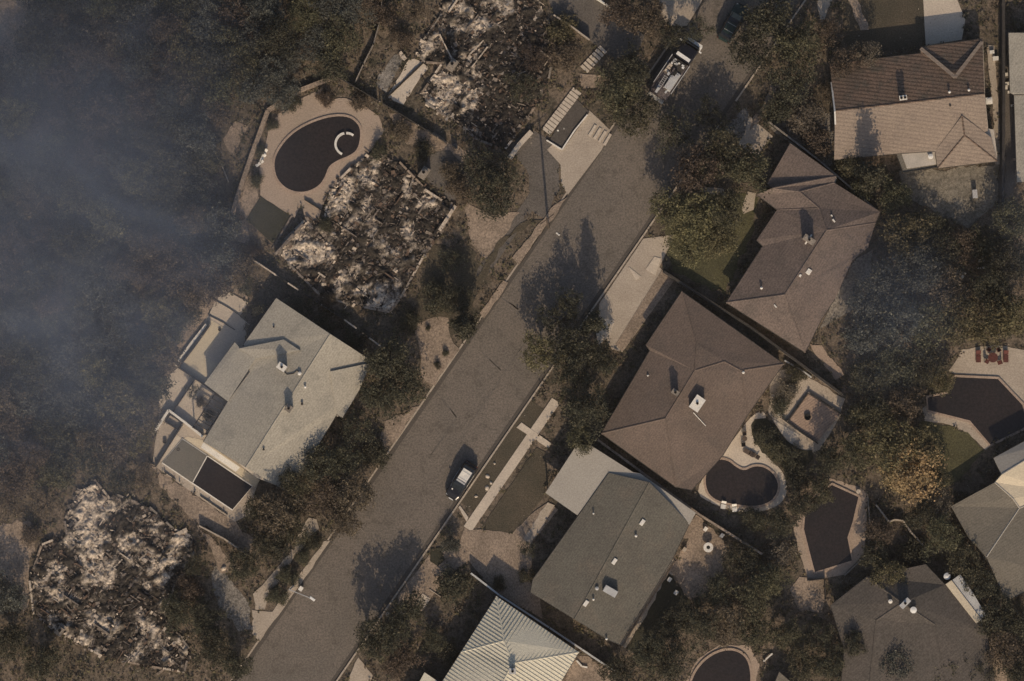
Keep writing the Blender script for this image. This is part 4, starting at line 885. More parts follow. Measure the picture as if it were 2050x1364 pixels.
for i, (x, y, a, lb) in enumerate(((530, 308, 60, 'topmost white lounger on the left rim of the kidney pool deck'), (526, 317, 50, 'middle white lounger on the left rim of the kidney pool deck'), (520, 328, 35, 'lowest white lounger on the left rim of the kidney pool deck'))):
    lounger(x, y, R(a), lb, 'white loungers beside the kidney pool', 'white', 1.1, .35)
for x, y, a, lb in ((1963, 523, -8, 'upper white chair of the pair in the right-hand trees'), (1963, 536, 0, 'lower white chair of the pair in the right-hand trees'), (1917, 547, 55, 'leftmost white chair under the right-hand trees'), (1928, 552, 55, 'white chair next to the leftmost one under the right-hand trees')):
    lounger(x, y, R(a), lb, 'white chairs under the right-hand trees', 'white', .75, .3)
for x, y, a, lb in ((1448, 1011, 80, 'small white lounger below the heart-shaped pool'), (1470, 1017, 95, 'larger white lounger below the heart-shaped pool')):
    lounger(x, y, R(a), lb, 'white loungers below the heart-shaped pool', 'white', .9, .6)
for x, y, a, lb in ((1498, 906, -30, 'left brown lounger above the heart-shaped pool'), (1509, 911, -30, 'right brown lounger above the heart-shaped pool')):
    lounger(x, y, R(a), lb, 'brown loungers above the heart-shaped pool', 'brown', 1.4, .55)
for x, lb in ((1958, 'left dark red lounger by the angular pool'), (2013, 'right dark red lounger by the angular pool')):
    lounger(x, 715, R(90), lb, 'dark red loungers by the angular pool', 'red', 1.5, .62)
def table(px, py, r, h, m, label, chairs=0, cm='brown'):
    c = P(px, py, G); t = thing('garden_table', label, 'table', (c.x, c.y, G)); b = Vector((c.x, c.y, G))
    mb = MB(); mb.lathe((c.x, c.y, G + h), [(r, 0), (r, .05)], 20); mb.build('table_top', M[m], t); mb = MB(); mb.tube((c.x, c.y, G), (c.x, c.y, G + h), .06); mb.build('pedestal', M['darkfence'], t)
table(1986, 716, .62, .72, 'red', 'dark red round table between the two red loungers'); table(1490, 878, .32, .72, 'brown', 'small brown table on the pale strip beside the brown hip roof')
def chair(px, py, ang, label, m='brown'):
    c = P(px, py, G); t = thing('garden_chair', label, 'chair', (c.x, c.y, G)); b = Vector((c.x, c.y, G))
    lbox(t, 'seat', b, ang, (0, 0, .43), (.5, .5, .05), m); lbox(t, 'backrest', b, ang, (-.24, 0, .7), (.06, .5, .5), m)
    for x in (-.2, .2):
        for y in (-.2, .2): lbox(t, 'leg', b, ang, (x, y, .21), (.05, .05, .42), m)
for x, y, a, lb in ((1979, 700, 60, 'dark red chair above left of the round red table'), (1998, 700, 120, 'dark red chair above right of the round red table'), (1975, 724, -30, 'dark red chair below left of the round red table'), (2000, 726, 200, 'dark red chair below right of the round red table')): chair(x, y, R(a), lb, 'red')
chair(1490, 868, R(-90), 'brown chair above the small brown table by the hip roof'); chair(1488, 890, R(90), 'brown chair below the small brown table by the hip roof')
mb = MB(); c = P(1417, 1095); mb.lathe((c.x, c.y, G), [(.3, 0), (.2, .6), (.62, .85), (.6, .95), (.24, .95), (.22, .75), (.02, .75)], 28); o = solo(mb, 'fire_bowl', M['white'], 'white round bowl with dark centre on the tan patio', 'fire bowl')
mb = MB(); mb.lathe((c.x, c.y, G + .78), [(.21, 0), (.2, .12), (.02, .14)], 16); q = mb.build('basin', M['rubber'], o)
for x, y, lb in ((1412, 1059, 'white box on the patio nearest the charcoal roof corner'), (1445, 1072, 'grey-white box beside the boundary wall by the patio'), (1370, 1100, 'pale low crate against the charcoal-roofed house'), (1340, 1160, 'small white box at the path end by the dark garden'), (1353, 1186, 'tiny white box out in the dark garden')):
    c = P(x, y, G); mb = MB(); mb.box((c.x, c.y, G + .25), (.5, .4, .5), RA); mb.box((c.x, c.y, G + .52), (.55, .45, .05), RA); solo(mb, 'storage_box', M['white'] if 'white box' in lb else M['concrete'], lb, 'box')
c = P(1950, 389, G); mb = MB(); mb.box((c.x, c.y, G + .4), (.55, 1.0, .8), R(5)); mb.box((c.x, c.y, G + .83), (.6, 1.05, .06), R(5)); solo(mb, 'storage_box', M['metal'], 'grey box standing on the yard below the tiled house', 'box')
c = P(1978, 203, G); mb = MB(); mb.box((c.x, c.y, G + .5), (.8, .8, 1.0), R(5)); mb.lathe((c.x, c.y, G + 1.0), [(.3, 0), (.3, .08), (.05, .1)], 14); solo(mb, 'air_conditioner', M['white'], 'white air conditioner between the tiled house and long wall', 'air conditioner')
c = P(1718, 984, G); mb = MB(); mb.lathe((c.x, c.y, G), [(.25, 0), (.3, .5), (.2, .52)], 14); solo(mb, 'plant_pot', M['pale'], 'pale pot at the top corner of the five-sided pool', 'pot')
c = P(1537, 1316, G); mb = MB(); mb.box((c.x, c.y, G + .3), (1.5, .18, .12), R(42)); mb.box((c.x - .4, c.y - .35, G + .12), (.08, .3, .24), R(42)); mb.box((c.x + .4, c.y + .35, G + .12), (.08, .3, .24), R(42)); solo(mb, 'bench', M['white'], 'narrow white bench right of the rounded bottom pool', 'bench')
def pot(px, py, r, lb, m='pale'):
    c = P(px, py, G + .1); mb = MB(); mb.lathe((c.x, c.y, G), [(r * .7, 0), (r, r * 1.5), (r * .8, r * 1.5), (r * .7, r * 1.2), (.02, r * 1.2)], 12); solo(mb, 'plant_pot', M[m], lb, 'pot')
pot(1583, 760, .22, 'pale pot nearest the blue-grey edging wall'); pot(1571, 796, .25, 'white pot beside the flowering shrub left of the timber deck', 'white'); pot(1560, 829, .28, 'large white pot at the lower left of the flowering shrub', 'white')
pot(1548, 792, .18, 'small pale pot against the brown hip roof eave'); pot(1606, 800, .16, 'small pot outside the upper left railing of the timber deck'); pot(1535, 884, .2, 'white pot in the garden above the heart-shaped pool', 'white')
pot(357, 900, .2, 'dark pot beside the grey pool cover', 'darkfence'); pot(330, 884, .26, 'square-looking dark pot on the strip left of the pool cover', 'darkfence'); pot(440, 660, .2, 'dark pot on the cream terrace', 'darkfence'); pot(424, 905, .2, 'dark pot on the ledge above the black pool', 'darkfence'); pot(452, 926, .2, 'dark pot lower along the ledge above the black pool', 'darkfence')
pot(1117, 262, .12, 'small white object on the dark parking pad, lower one', 'white'); pot(1129, 258, .1, 'small white object on the dark parking pad, upper one', 'white')
rr = random.Random(9)
for i, (x, y) in enumerate(((2012, 150), (2016, 168), (2020, 185), (2010, 176), (2026, 212), (1985, 105), (1992, 118), (2030, 320), (2036, 344))):
    lbs = ['white crate topmost beside the pale edge roof', 'white crate second down beside the pale edge roof', 'white crate against the pale edge roof corner', 'white crate closest to the long dark wall', 'white crate beside the tan lower edge roof', 'pale bin at the upper corner of the tiled house', 'pale bin between tiled house and long dark wall', 'pinkish crate below the edge roof by the fence', 'white crate lowest along the edge roof']
    c = P(x, y, G); mb = MB(); s_ = rr.uniform(.35, .7); mb.box((c.x, c.y, G + s_ * .4), (s_, s_ * .7, s_ * .8), R(5)); mb.box((c.x, c.y, G + s_ * .83), (s_ * 1.08, s_ * .8, .05), R(5)); solo(mb, 'crate', M['white'] if i < 7 else M['coping'], lbs[i], 'crate')

# ------------------------------------------------------------------ vegetation
def crown_mesh(name, seed, clumps, leaves, shape, lsize, spread):
    rr = random.Random(seed); vs = []; fs = []
    cl = []
    for i in range(clumps):
        while True:
            x, y, z = rr.uniform(-1, 1), rr.uniform(-1, 1), rr.uniform(-1, 1)
            d2 = x * x + y * y + z * z
            if d2 < 1 and (d2 > .18 or rr.random() < .4): break
        if shape == 'cone': k = (1 - (z + 1) / 2) ** .8; x *= k * .95; y *= k * .95; zz = .12 + (z + 1) / 2 * .88
        elif shape == 'shrub': zz = .12 + abs(z) * .75
        else: zz = .36 + (z + 1) / 2 * .56
        lob = 1 + .22 * math.sin(3 * math.atan2(y, x) + seed) + .12 * math.sin(5 * math.atan2(y, x) + seed * 2)
        cl.append((x * .86 * lob, y * .86 * lob, zz, rr.uniform(.6, 1.3)))
    for x, y, z, s_ in cl:
        n = int(leaves / clumps * s_)
        for _ in range(n):
            dx, dy, dz = rr.gauss(0, spread * s_), rr.gauss(0, spread * s_), rr.gauss(0, spread * s_ * .45)
            c = Vector((x + dx, y + dy, min(1.0, z + dz)))
            a = Vector((rr.gauss(0, 1), rr.gauss(0, 1), rr.gauss(0, .45))).normalized(); b = a.cross(Vector((rr.gauss(0, 1), rr.gauss(0, 1), rr.gauss(0, 1)))).normalized()
            l = lsize * rr.uniform(.6, 1.4); w = l * rr.uniform(.4, .65); o = len(vs)
            k_ = .5 if shape != 'cone' else .5
            A = Vector((a.x * l, a.y * l, a.z * l * k_)); B = Vector((b.x * w, b.y * w, b.z * w * k_))
            vs += [tuple(c + A), tuple(c + B), tuple(c - A), tuple(c - B)]; fs.append((o, o + 1, o + 2, o + 3))
    me = bpy.data.meshes.new(name); me.from_pydata(vs, [], fs); me.update(); return me, cl
def trunk_mesh(name, seed, cl, shape, k=9):
    rr = random.Random(seed); mb = MB(); th = .42 if shape != 'cone' else .9
    mb.tube((0, 0, 0), (.02, .02, th), .055, .035, 7)
    for x, y, z, s_ in rr.sample(cl, min(k, len(cl))):
        st = rr.uniform(.3, 1) * th; mid = (x * .45, y * .45, st + (z - st) * .6 + .02); mb.tube((0, 0, st * .9), mid, .028, .02, 5); mb.tube(mid, (x, y, z), .02, .007, 5)
    me = bpy.data.meshes.new(name); me.from_pydata(mb.v, [], mb.f); me.materials.append(M['bark']); me.update(); return me
VAR = {}
for shape, clumps, leaves, ls, sp in (('round', 90, 3500, .047, .105), ('sparse', 50, 1900, .045, .11), ('cone', 70, 2500, .062, .095), ('shrub', 44, 2500, .06, .15)):
    VAR[shape] = []
    for sd in range(4 if shape == 'round' else 3):
        me, cl = crown_mesh('crown', sd * 7 + len(shape), clumps, leaves, shape, ls, sp); tm = trunk_mesh('trunk', sd, cl, shape, 16 if shape == 'sparse' else 8); VAR[shape].append((me, tm))
CM = {}
def crown_with(shape, i, f):
    k = (shape, i, f)
    if k not in CM:
        me = VAR[shape][i][0].copy(); me.materials.append(F[f]); CM[k] = me
    return CM[k]
trr = random.Random(77)
def tree(px, py, r, h, kind, label, group=None, name=None, zc=.55):
    f, shape = {'dk': ('dk', 'round'), 'gr': ('gr', 'round'), 'ol': ('ol', 'round'), 'br': ('br', 'round'), 'bl': ('bl', 'round'), 'or': ('or', 'round'), 'gy': ('gy', 'sparse'), 'bs': ('br', 'sparse'), 'ds': ('dk', 'sparse'), 'co': ('dk', 'cone'),
                'sd': ('dk', 'shrub'), 'sg': ('gr', 'shrub'), 'so': ('ol', 'shrub'), 'sb': ('br', 'shrub'), 'sy': ('gy', 'shrub')}[kind]
    i = trr.randrange(len(VAR[shape])); rm = r * S; c = P(px, py, h * zc)
    nm = name or ('shrub' if shape == 'shrub' else ('conifer' if shape == 'cone' else 'tree'))
    t = thing(nm, label, 'shrub' if nm == 'shrub' else 'tree', (c.x, c.y, G), group)
    t.rotation_euler = (0, 0, trr.uniform(0, 6.28)); t.scale = (rm, rm * trr.uniform(.88, 1.1), h)
    a = bpy.data.objects.new('crown', crown_with(shape, i, f)); col.objects.link(a); a.parent = t
    b = bpy.data.objects.new('stem' if nm == 'shrub' else 'trunk', VAR[shape][i][1]); col.objects.link(b); b.parent = t
    return t
T = [
(1235, 180, 54, 5, 'gr', 'green tree left of the fire engine tail'), (1270, 232, 48, 4.5, 'gr', 'green tree overhanging the concrete driveway head'), (1262, 140, 44, 6, 'dk', 'dark tree between the upper paving slabs and fire engine'), (1345, 72, 34, 6, 'ds', 'thin dark tree over the front of the fire engine'),
(1300, 40, 42, 5, 'br', 'brown tree right of the grey driveway at the top'), (1240, 20, 40, 5, 'br', 'brown tree above the grey driveway at the top edge'), (1400, 60, 30, 6, 'ds', 'thin dark tree right of the fire engine front'),
(1352, 262, 48, 5, 'ds', 'thin dark tree standing over the road below the fire engine'), (1420, 228, 34, 4, 'ds', 'thin dark tree over the road left of the gravel yard'), (1448, 310, 55, 7, 'gr', 'green tree right of the upper road, above the tan path'), (1395, 335, 50, 7, 'br', 'brown-green tree at the right kerb of the upper road'), (1498, 340, 44, 7, 'gr', 'green tree at the left eave tip of the L-shaped house'),
(1340, 420, 42, 6, 'ol', 'olive tree at the kerb above the tan driveway'), (1396, 430, 55, 6, 'ol', 'large olive tree in the middle of the front lawn'), (1452, 425, 45, 6, 'gr', 'green tree left of the short concrete path'), (1378, 492, 42, 4.5, 'ol', 'olive tree lowest on the front lawn'), (1440, 482, 44, 4.5, 'ol', 'olive tree right of centre on the front lawn'),
(1540, 40, 58, 8, 'dk', 'large dark tree at the top edge left of the white path'), (1500, 100, 48, 7, 'dk', 'dark tree below the teal car'), (1600, 95, 52, 8, 'gr', 'green tree left of the pointed white path'), (1655, 70, 34, 5, 'bs', 'thin brown tree touching the pointed white path'), (1588, 165, 44, 7, 'dk', 'dark tree above the wild gravel garden'), (1690, 125, 36, 6, 'bs', 'bare brown tree over the tiled house corner'), (1735, 108, 30, 5, 'gy', 'bare grey tree above the middle of the tiled roof'),
(1612, 235, 44, 3, 'sy', 'pale shrub in the wild gravel garden, upper one'), (1640, 285, 36, 3, 'sb', 'brown shrub in the wild gravel garden, lower one'), (1555, 218, 34, 3.5, 'sd', 'dark shrub between the tan path and gravel garden'), (1655, 190, 24, 3, 'br', 'small brown tree against the left wall of the tiled house'),
(1742, 352, 50, 9.5, 'co', 'dark tree whose tall shadow falls on the tiled roof'), (1700, 330, 32, 4, 'sg', 'green shrub left of the tree shading the tiled roof'), (1792, 392, 40, 3.5, 'gr', 'green tree below the porch of the tiled house'), (1720, 385, 30, 3.5, 'sg', 'green shrub between boundary fence and tree below tiled house'),
(1812, 470, 54, 6, 'ol', 'olive tree right of the dark hip end of the L-shaped house'), (1862, 462, 42, 3, 'dk', 'dark tree at the left of the worn yard'), (1885, 512, 46, 4, 'dk', 'dark tree below the worn yard'), (1925, 505, 46, 3.5, 'br', 'brown tree below the worn yard'), (1975, 490, 44, 3.5, 'dk', 'dark tree at the lower end of the long dark wall'), (2030, 440, 48, 7, 'gr', 'green tree right of the lower end of the long wall'), (2025, 520, 50, 7, 'dk', 'dark tree at the right edge above the white chairs'),
(1840, 545, 50, 7, 'bl', 'grey-green tree left of the white chairs'), (1780, 560, 46, 7, 'bl', 'blue-grey tree above the gravel patio of the L-shaped house'), (1738, 605, 44, 7, 'bl', 'blue-grey tree over the gravel patio corner'), (1895, 585, 46, 6, 'br', 'brown-topped tree just below the white chairs'), (1985, 575, 42, 7, 'dk', 'dark tree right below the pair of white chairs'),
(1800, 640, 54, 8, 'bl', 'blue-grey tree in the middle of the right-hand woods'), (1738, 675, 48, 7, 'bl', 'blue-grey tree right of the L-shaped roof tip'), (1860, 650, 50, 7, 'gr', 'green tree in the middle of the right-hand woods'), (1915, 645, 52, 7, 'ol', 'olive tree above the stone patio of the angular pool'), (1975, 640, 54, 7, 'ol', 'broad olive tree above the dark red table'), (2032, 630, 50, 7, 'ol', 'olive tree at the right edge above the dark red table'),
(1790, 728, 50, 7, 'dk', 'dark tree left of the angular pool patio'), (1735, 755, 42, 6, 'dk', 'dark tree right of the boundary wall end'), (1850, 730, 44, 6, 'dk', 'dark tree at the upper left of the angular pool'), (1884, 762, 30, 4, 'ol', 'small bright olive tree leaning over the angular pool'), (1745, 830, 44, 6, 'gr', 'green tree right of the raised timber deck'), (1815, 812, 44, 5, 'br', 'brown tree left of the angular pool tip'),
(1772, 888, 56, 7, 'ol', 'olive tree directly above the orange-topped tree'), (1826, 946, 68, 6, 'or', 'broad tree with an orange crown near the lower right'), (1846, 890, 44, 6, 'ol', 'olive tree right of the orange crown, beside the curved lawn'), (1712, 905, 42, 6, 'gr', 'green tree right of the dark garden beside the deck'), (1880, 955, 30, 4.5, 'gr', 'green tree at the lower rim of the curved lawn'),
(1880, 1010, 32, 4, 'gy', 'pinkish-grey thin tree left of the grey lower roof'), (1845, 1035, 34, 4.5, 'dk', 'dark tree below the orange crown'), (1885, 1070, 44, 5, 'gr', 'green tree left of the right-edge house wall'), (1930, 1125, 40, 4.5, 'gr', 'green tree between white patio cover and right-edge house'), (1965, 1170, 36, 4.5, 'dk', 'dark tree right of the white patio cover'), (2000, 1235, 44, 5, 'dk', 'dark tree below the right-edge house corner'), (2045, 1240, 40, 5, 'dk', 'dark tree at the right edge below the house'),
(2010, 1300, 40, 5, 'br', 'brown tree at the right edge near the bottom'), (1960, 1340, 38, 4, 'ds', 'thin dark tree at the bottom right corner'), (2045, 1345, 42, 5, 'dk', 'dark tree in the bottom right corner'), (1680, 1075, 26, 0, None, ''), (1760, 1070, 36, 4, 'br', 'brown tree right of the five-sided pool deck'), (1750, 1110, 30, 4, 'dk', 'dark tree above the grey-brown roof ridge'),
(1775, 1148, 40, 4.5, 'ol', 'olive tree overhanging the top of the grey-brown roof'), (1835, 1110, 36, 3, 'sd', 'dark shrub beside the pale zigzag wall'),
(1655, 925, 34, 5, 'dk', 'dark tree below the raised timber deck'), (1640, 985, 30, 4, 'gr', 'green tree left of the five-sided pool tip'), (1598, 955, 30, 3, 'sd', 'dark shrub right of the heart-shaped pool'), (1605, 1010, 30, 4, 'dk', 'dark tree between the heart-shaped and the five-sided pool'), (1560, 1050, 34, 4, 'dk', 'dark tree below the heart-shaped pool deck'), (1510, 1045, 28, 2.6, 'sd', 'dark shrub at the tan-topped wall under the heart pool'), (1630, 1210, 18, 0, None, ''),
(1484, 1120, 38, 4, 'dk', 'dark tree right of the tan patio with the white bowl'), (1432, 1185, 34, 3, 'dk', 'dark tree at the lower right of the tan patio'), (1512, 1185, 44, 5, 'gr', 'green tree left of the small tan patio'), (1560, 1110, 34, 3, 'sy', 'pale shrub left of the five-sided pool'), (1548, 1160, 38, 4, 'gr', 'green tree touching the small tan patio'), (1395, 1205, 18, 3, 'co', 'thin dark tree at the foot of the tan patio'),
(1345, 1250, 34, 5, 'dk', 'dark tree beside the path of the charcoal-roofed house'), (1400, 1255, 42, 5, 'dk', 'dark tree in the middle of the lower garden'), (1300, 1310, 44, 6, 'dk', 'dark tree at the lower end of the charcoal roof'), (1455, 1250, 44, 4.5, 'br', 'brown tree above the rounded bottom pool'), (1510, 1260, 44, 4.5, 'gr', 'green tree right above the rounded bottom pool'), (1350, 1320, 40, 6, 'dk', 'dark tree left of the rounded bottom pool'),
(1578, 1275, 38, 4.5, 'gr', 'green tree below the small tan patio'), (1640, 1275, 40, 4, 'ds', 'dark thin tree left of the grey-brown roof'), (1610, 1330, 40, 4.5, 'gr', 'green tree at the bottom edge right of the white bench'), (1660, 1335, 34, 4.5, 'dk', 'dark tree at the bottom edge by the grey-brown roof'), (1240, 1345, 36, 5, 'dk', 'dark tree at the bottom edge right of the plank frame'), (1790, 1330, 40, 5, 'bl', 'grey-green tree leaning over the lower grey-brown roof'), (1705, 1290, 30, 5, 'dk', 'dark tree over the left slope of the grey-brown roof'), (1885, 1340, 38, 4, 'gr', 'green tree over the bottom of the grey-brown roof'),
(1530, 868, 24, 2.2, 'sd', 'dark shrub at the head of the pale pool path'), (1555, 900, 26, 2.5, 'sg', 'green shrub in the garden above the heart-shaped pool'), (1588, 915, 26, 2.5, 'sd', 'dark shrub under the raised timber deck'), (1575, 782, 26, 2.4, 'sy', 'pale flowering shrub left of the raised timber deck'), (1560, 812, 24, 2.4, 'sd', 'dark shrub at the east corner of the brown hip roof'), (1590, 752, 24, 2.2, 'sg', 'blue-green shrub beside the blue-grey edging wall'), (1645, 868, 18, 0, None, ''),
(1118, 645, 46, 5, 'ds', 'tree over the right kerb in the middle of the street'), (1085, 706, 44, 6, 'ol', 'thin olive tree reaching over the street from the right kerb'), (1188, 648, 40, 8.2, 'co', 'dark tree beside the tan driveway of the hip roof'), (1148, 700, 50, 7, 'dk', 'dark tree in the middle of the kerbside row'), (1205, 722, 36, 6, 'dk', 'dark tree touching the shadow of the hip roof'), (1148, 762, 44, 6, 'ds', 'thin dark tree low in the kerbside row'), (1178, 828, 50, 8, 'dk', 'big dark tree at the west corner of the brown hip roof'), (1140, 600, 30, 6, 'ds', 'thin dark tree topmost in the kerbside row'), (1160, 880, 30, 5, 'gr', 'green tree at the top corner of the pale carport'),
(778, 722, 52, 7, 'dk', 'dark tree right of the grey roof upper corner'), (812, 772, 50, 6, 'dk', 'dark tree between the grey-roofed house and tan front yard'), (762, 792, 44, 6, 'dk', 'dark tree against the east wall of the grey roof'), (718, 860, 38, 5, 'ds', 'dark thin tree by the lower east wall of the grey roof'),
(930, 655, 46, 7.5, 'co', 'dark tree on the left kerb in mid street'), (918, 598, 36, 5, 'dk', 'dark tree above the one on the left kerb'), (868, 600, 34, 3, 'sd', 'dark shrub between the ash ruin and front lawn'), (905, 525, 30, 2.5, 'ds', 'thin dark tree on the lawn below the tan driveway'), (820, 640, 26, 2.5, 'sd', 'dark shrub at the lower corner of the ash ruin'),
(985, 385, 50, 6, 'dk', 'dark tree above the tan driveway of the ash ruin'), (960, 325, 40, 5, 'ds', 'thin dark tree between the two ruins'), (1015, 345, 34, 5, 'ds', 'thin dark tree below the pale wall stub'), (925, 375, 28, 3, 'sb', 'brown shrub left of the dark tree above the tan driveway'), (905, 345, 24, 2.5, 'sb', 'brown shrub near the chimney of the ash ruin'),
(1048, 178, 40, 3.5, 'ds', 'scorched black tree right of the top ruin'), (1072, 118, 30, 3, 'bs', 'scorched brown tree left of the upper paving slabs'), (1130, 110, 38, 3, 'sb', 'brown scrub patch below the grey driveway'), (1120, 60, 34, 2.5, 'so', 'olive scrub patch at the fence above the grey driveway'), 
(560, 1020, 52, 6.5, 'br', 'brownish tree below the right corner of the black pool'), (585, 1062, 38, 4.5, 'gr', 'green tree left of the narrow concrete path top'), (540, 1085, 46, 6, 'dk', 'dark tree beside the lower path bend'), (655, 1005, 44, 5, 'br', 'brown tree left of the street below the grey roof'), (710, 985, 50, 5.5, 'br', 'brown tree overhanging the left side of the street'), (690, 925, 36, 5, 'dk', 'dark tree by the street below the grey roof corner'), (752, 908, 32, 3, 'sd', 'dark round shrub at the left kerb by the tan yard'), (640, 925, 40, 5.5, 'dk', 'dark tree against the lower east wall of the grey roof'), (590, 968, 38, 5, 'gr', 'green tree leaning over the lower end of the grey roof'), (690, 1045, 36, 4.5, 'br', 'brown tree at the left kerb opposite the police car'), (512, 1020, 28, 4, 'dk', 'dark tree at the right corner of the black pool'), (640, 870, 22, 0, None, ''),
(490, 1130, 38, 4, 'dk', 'dark tree below the thin pale slope fence'), (605, 1115, 18, 1.8, 'sd', 'dark hedge clump on the verge, upper one'), (578, 1150, 24, 2, 'sd', 'dark hedge clump on the verge, second one'), (556, 1190, 24, 2, 'sd', 'dark hedge clump on the verge, lowest one'), (625, 1085, 20, 1.8, 'sd', 'dark hedge clump on the verge, topmost one'),
(822, 1218, 38, 6, 'dk', 'dark tree at the right kerb of the lower street'), (762, 1274, 44, 7.2, 'dk', 'dark tree over the right kerb near the bottom'), (795, 1258, 34, 6.2, 'ds', 'thin dark tree between two denser ones at the lower right kerb'), (735, 1292, 28, 6.6, 'ds', 'thin dark tree lowest at the right kerb'), (868, 1282, 30, 3, 'dk', 'dark tree between driveway and ribbed roof'), (905, 1175, 40, 3, 'sd', 'dark rounded shrub beside the white-topped wall end'), (903, 1090, 24, 2.4, 'bl', 'small grey-green tree at the police car driveway'), (800, 1320, 44, 4, 'br', 'brown tree at the bottom edge left of the pale roof corner'), (900, 1310, 24, 3, 'sd', 'dark shrub left of the ribbed metal roof'), (735, 1335, 22, 0, None, ''),
(1056, 1098, 20, 2.5, 'ds', 'bare dark tree at the edge of the tan driveway'), (1055, 1150, 18, 2.5, 'sd', 'small dark shrub at the west corner of the charcoal roof'), (1000, 1170, 16, 1.5, 'sd', 'small dark shrub along the white-topped wall'),
(892, 707, 7.5, .9, 'sd', 'small round bush, right one of the pair in the tan yard'), (877, 731, 8, .9, 'sd', 'small round bush, left one of the pair in the tan yard'), (857, 658, 6, .8, 'sd', 'tiny round bush alone at the top of the tan yard'),
(385, 782, 16, 2.2, 'ds', 'thin small tree on the middle terrace'), (402, 806, 12, 1.5, 'sy', 'grey potted shrub on the middle terrace'), (415, 830, 12, 1.2, 'sy', 'grey shrub by the pergola on the middle terrace'), (488, 570, 22, 3, 'dk', 'dark tree above the top terrace'), (520, 620, 22, 3, 'sd', 'dark shrub strip at the north wall of the grey roof'), (500, 655, 16, 2, 'sd', 'dark shrub between top terrace and grey roof'), (590, 610, 22, 2, 'sd', 'dark shrub between scorched fence and grey roof, upper one'), (650, 650, 22, 2, 'sd', 'dark shrub between scorched fence and grey roof, middle one'), (705, 690, 22, 2, 'sd', 'dark shrub between scorched fence and grey roof, lower one'),
(600, 480, 10, 0, None, ''), (652, 195, 18, 1.8, 'sb', 'brown shrub on the top rim of the kidney pool deck'), (720, 205, 22, 1.6, 'sb', 'brown shrub right of the top rim of the kidney pool deck'), (590, 208, 18, 1.3, 'sd', 'dark low hedge along the outside of the pool deck'), (545, 248, 14, 1.3, 'sd', 'dark low hedge at the bend of the pool deck'), (520, 300, 12, 1.3, 'sd', 'dark low hedge above the white loungers'), (512, 360, 16, 1.5, 'sd', 'dark low hedge below the white loungers'), (800, 262, 26, 1.8, 'sb', 'brown scrub right of the kidney pool'), (760, 305, 20, 2, 'sd', 'dark shrub at the north tip of the ash ruin'), (850, 300, 24, 2, 'sd', 'dark shrub in the yard between the two ruins'), (650, 450, 16, 2, 'sd', 'dark shrub inside the west side of the ash ruin'), (470, 440, 18, 1.3, 'sb', 'brown scrub left of the dark square lawn'), (505, 505, 20, 1.5, 'sb', 'brown scrub below the dark square lawn'),
(660, 600, 16, 1.5, 'sb', 'brown scrub at the lower rim of the ash ruin'), (820, 105, 10, 0, None, ''),
(25, 1010, 34, 4, 'bs', 'scorched brown tree above the lower-left ruin, left one'), (90, 1010, 34, 4, 'bs', 'scorched brown tree above the lower-left ruin, right one'), (60, 1070, 24, 2.5, 'sb', 'brown shrub left of the rubble heap'), (10, 1190, 44, 5, 'bl', 'blue-grey tree at the left edge beside the rubble'), (20, 1280, 44, 5, 'dk', 'dark tree in the lower left corner'), (80, 1325, 40, 4, 'dk', 'dark tree at the bottom edge below the rubble'), (240, 960, 34, 4, 'dk', 'dark tree above the rubble heap'), (285, 955, 26, 3, 'br', 'brown tree between rubble heap and half-covered pool'),
(375, 1180, 30, 3, 'sb', 'brown shrub at the right side of the rubble heap'), (395, 1130, 28, 3.5, 'ds', 'thin dark tree beside the top of the gravel drive'), (355, 1225, 40, 3.5, 'dk', 'dark tree in the shaded yard right of the rubble'), (410, 1240, 38, 4, 'dk', 'dark tree left of the gravel drive'), (430, 1295, 44, 5, 'dk', 'dark tree at the foot of the gravel drive'), (475, 1335, 36, 4.5, 'dk', 'dark tree at the bottom edge left of the street'), (300, 1345, 20, 0, None, ''),
(770, 30, 26, 3, 'sb', 'brown scrub patch in the clearing by the wire fence, top'), (800, 80, 24, 2.5, 'sb', 'brown scrub patch in the clearing by the wire fence, lower'), (830, 20, 30, 3.5, 'bs', 'scorched brown tree at the top left of the top ruin'), (955, 1345, 10, 0, None, ''),
]
for x, y, r, h, k, lb in T:
    if k: tree(x, y, r * 1.0, h, k, lb)
# shrub row in the shade between the two brown roofs' wall and elsewhere is ground cover; woodland:
WOOD = [(-40, -40), (640, -60), (760, -40), (735, 60), (690, 130), (655, 138), (560, 190), (505, 225), (470, 215), (430, 260), (425, 330), (445, 430), (440, 500), (500, 560), (470, 575), (405, 585), (345, 650), (315, 740), (295, 830), (280, 900), (215, 925), (150, 945), (60, 950), (-40, 960)]
wr = random.Random(5); pts = []; tries = 0
while len(pts) < 175 and tries < 40000:
    tries += 1; x, y = wr.uniform(-40, 760), wr.uniform(-40, 960)
    if not inside((x, y), WOOD) or (x < 72 and y < 120): continue
    if all(math.dist((x, y), q) > 40 for q in pts): pts.append((x, y))
for x, y in pts:
    n_ = noise.noise(Vector((x * .006, y * .006, 2)))
    if x > 250 and y > 480 and wr.random() < .55: k = wr.choice(('br', 'bs', 'br', 'dk'))
    else: k = wr.choice(('bl', 'dk', 'gr', 'bl', 'br')) if n_ < .15 else wr.choice(('ol', 'gr', 'bl', 'br'))
    edge = x > 560
    lbw = {'br': 'brown scorched tree in the smoky woodland on the left', 'bs': 'thin brown scorched tree in the smoky woodland on the left', 'bl': 'blue-grey tree in the smoky woodland on the left', 'dk': 'dark tree in the smoky woodland on the left', 'gr': 'dull green tree in the smoky woodland on the left', 'ol': 'olive tree in the smoky woodland on the left'}[k]
    tree(x, y, wr.uniform(34, 50), wr.uniform(3.5, 6.5) if not edge else wr.uniform(2, 3.5), k, lbw, 'trees of the smoky woodland')
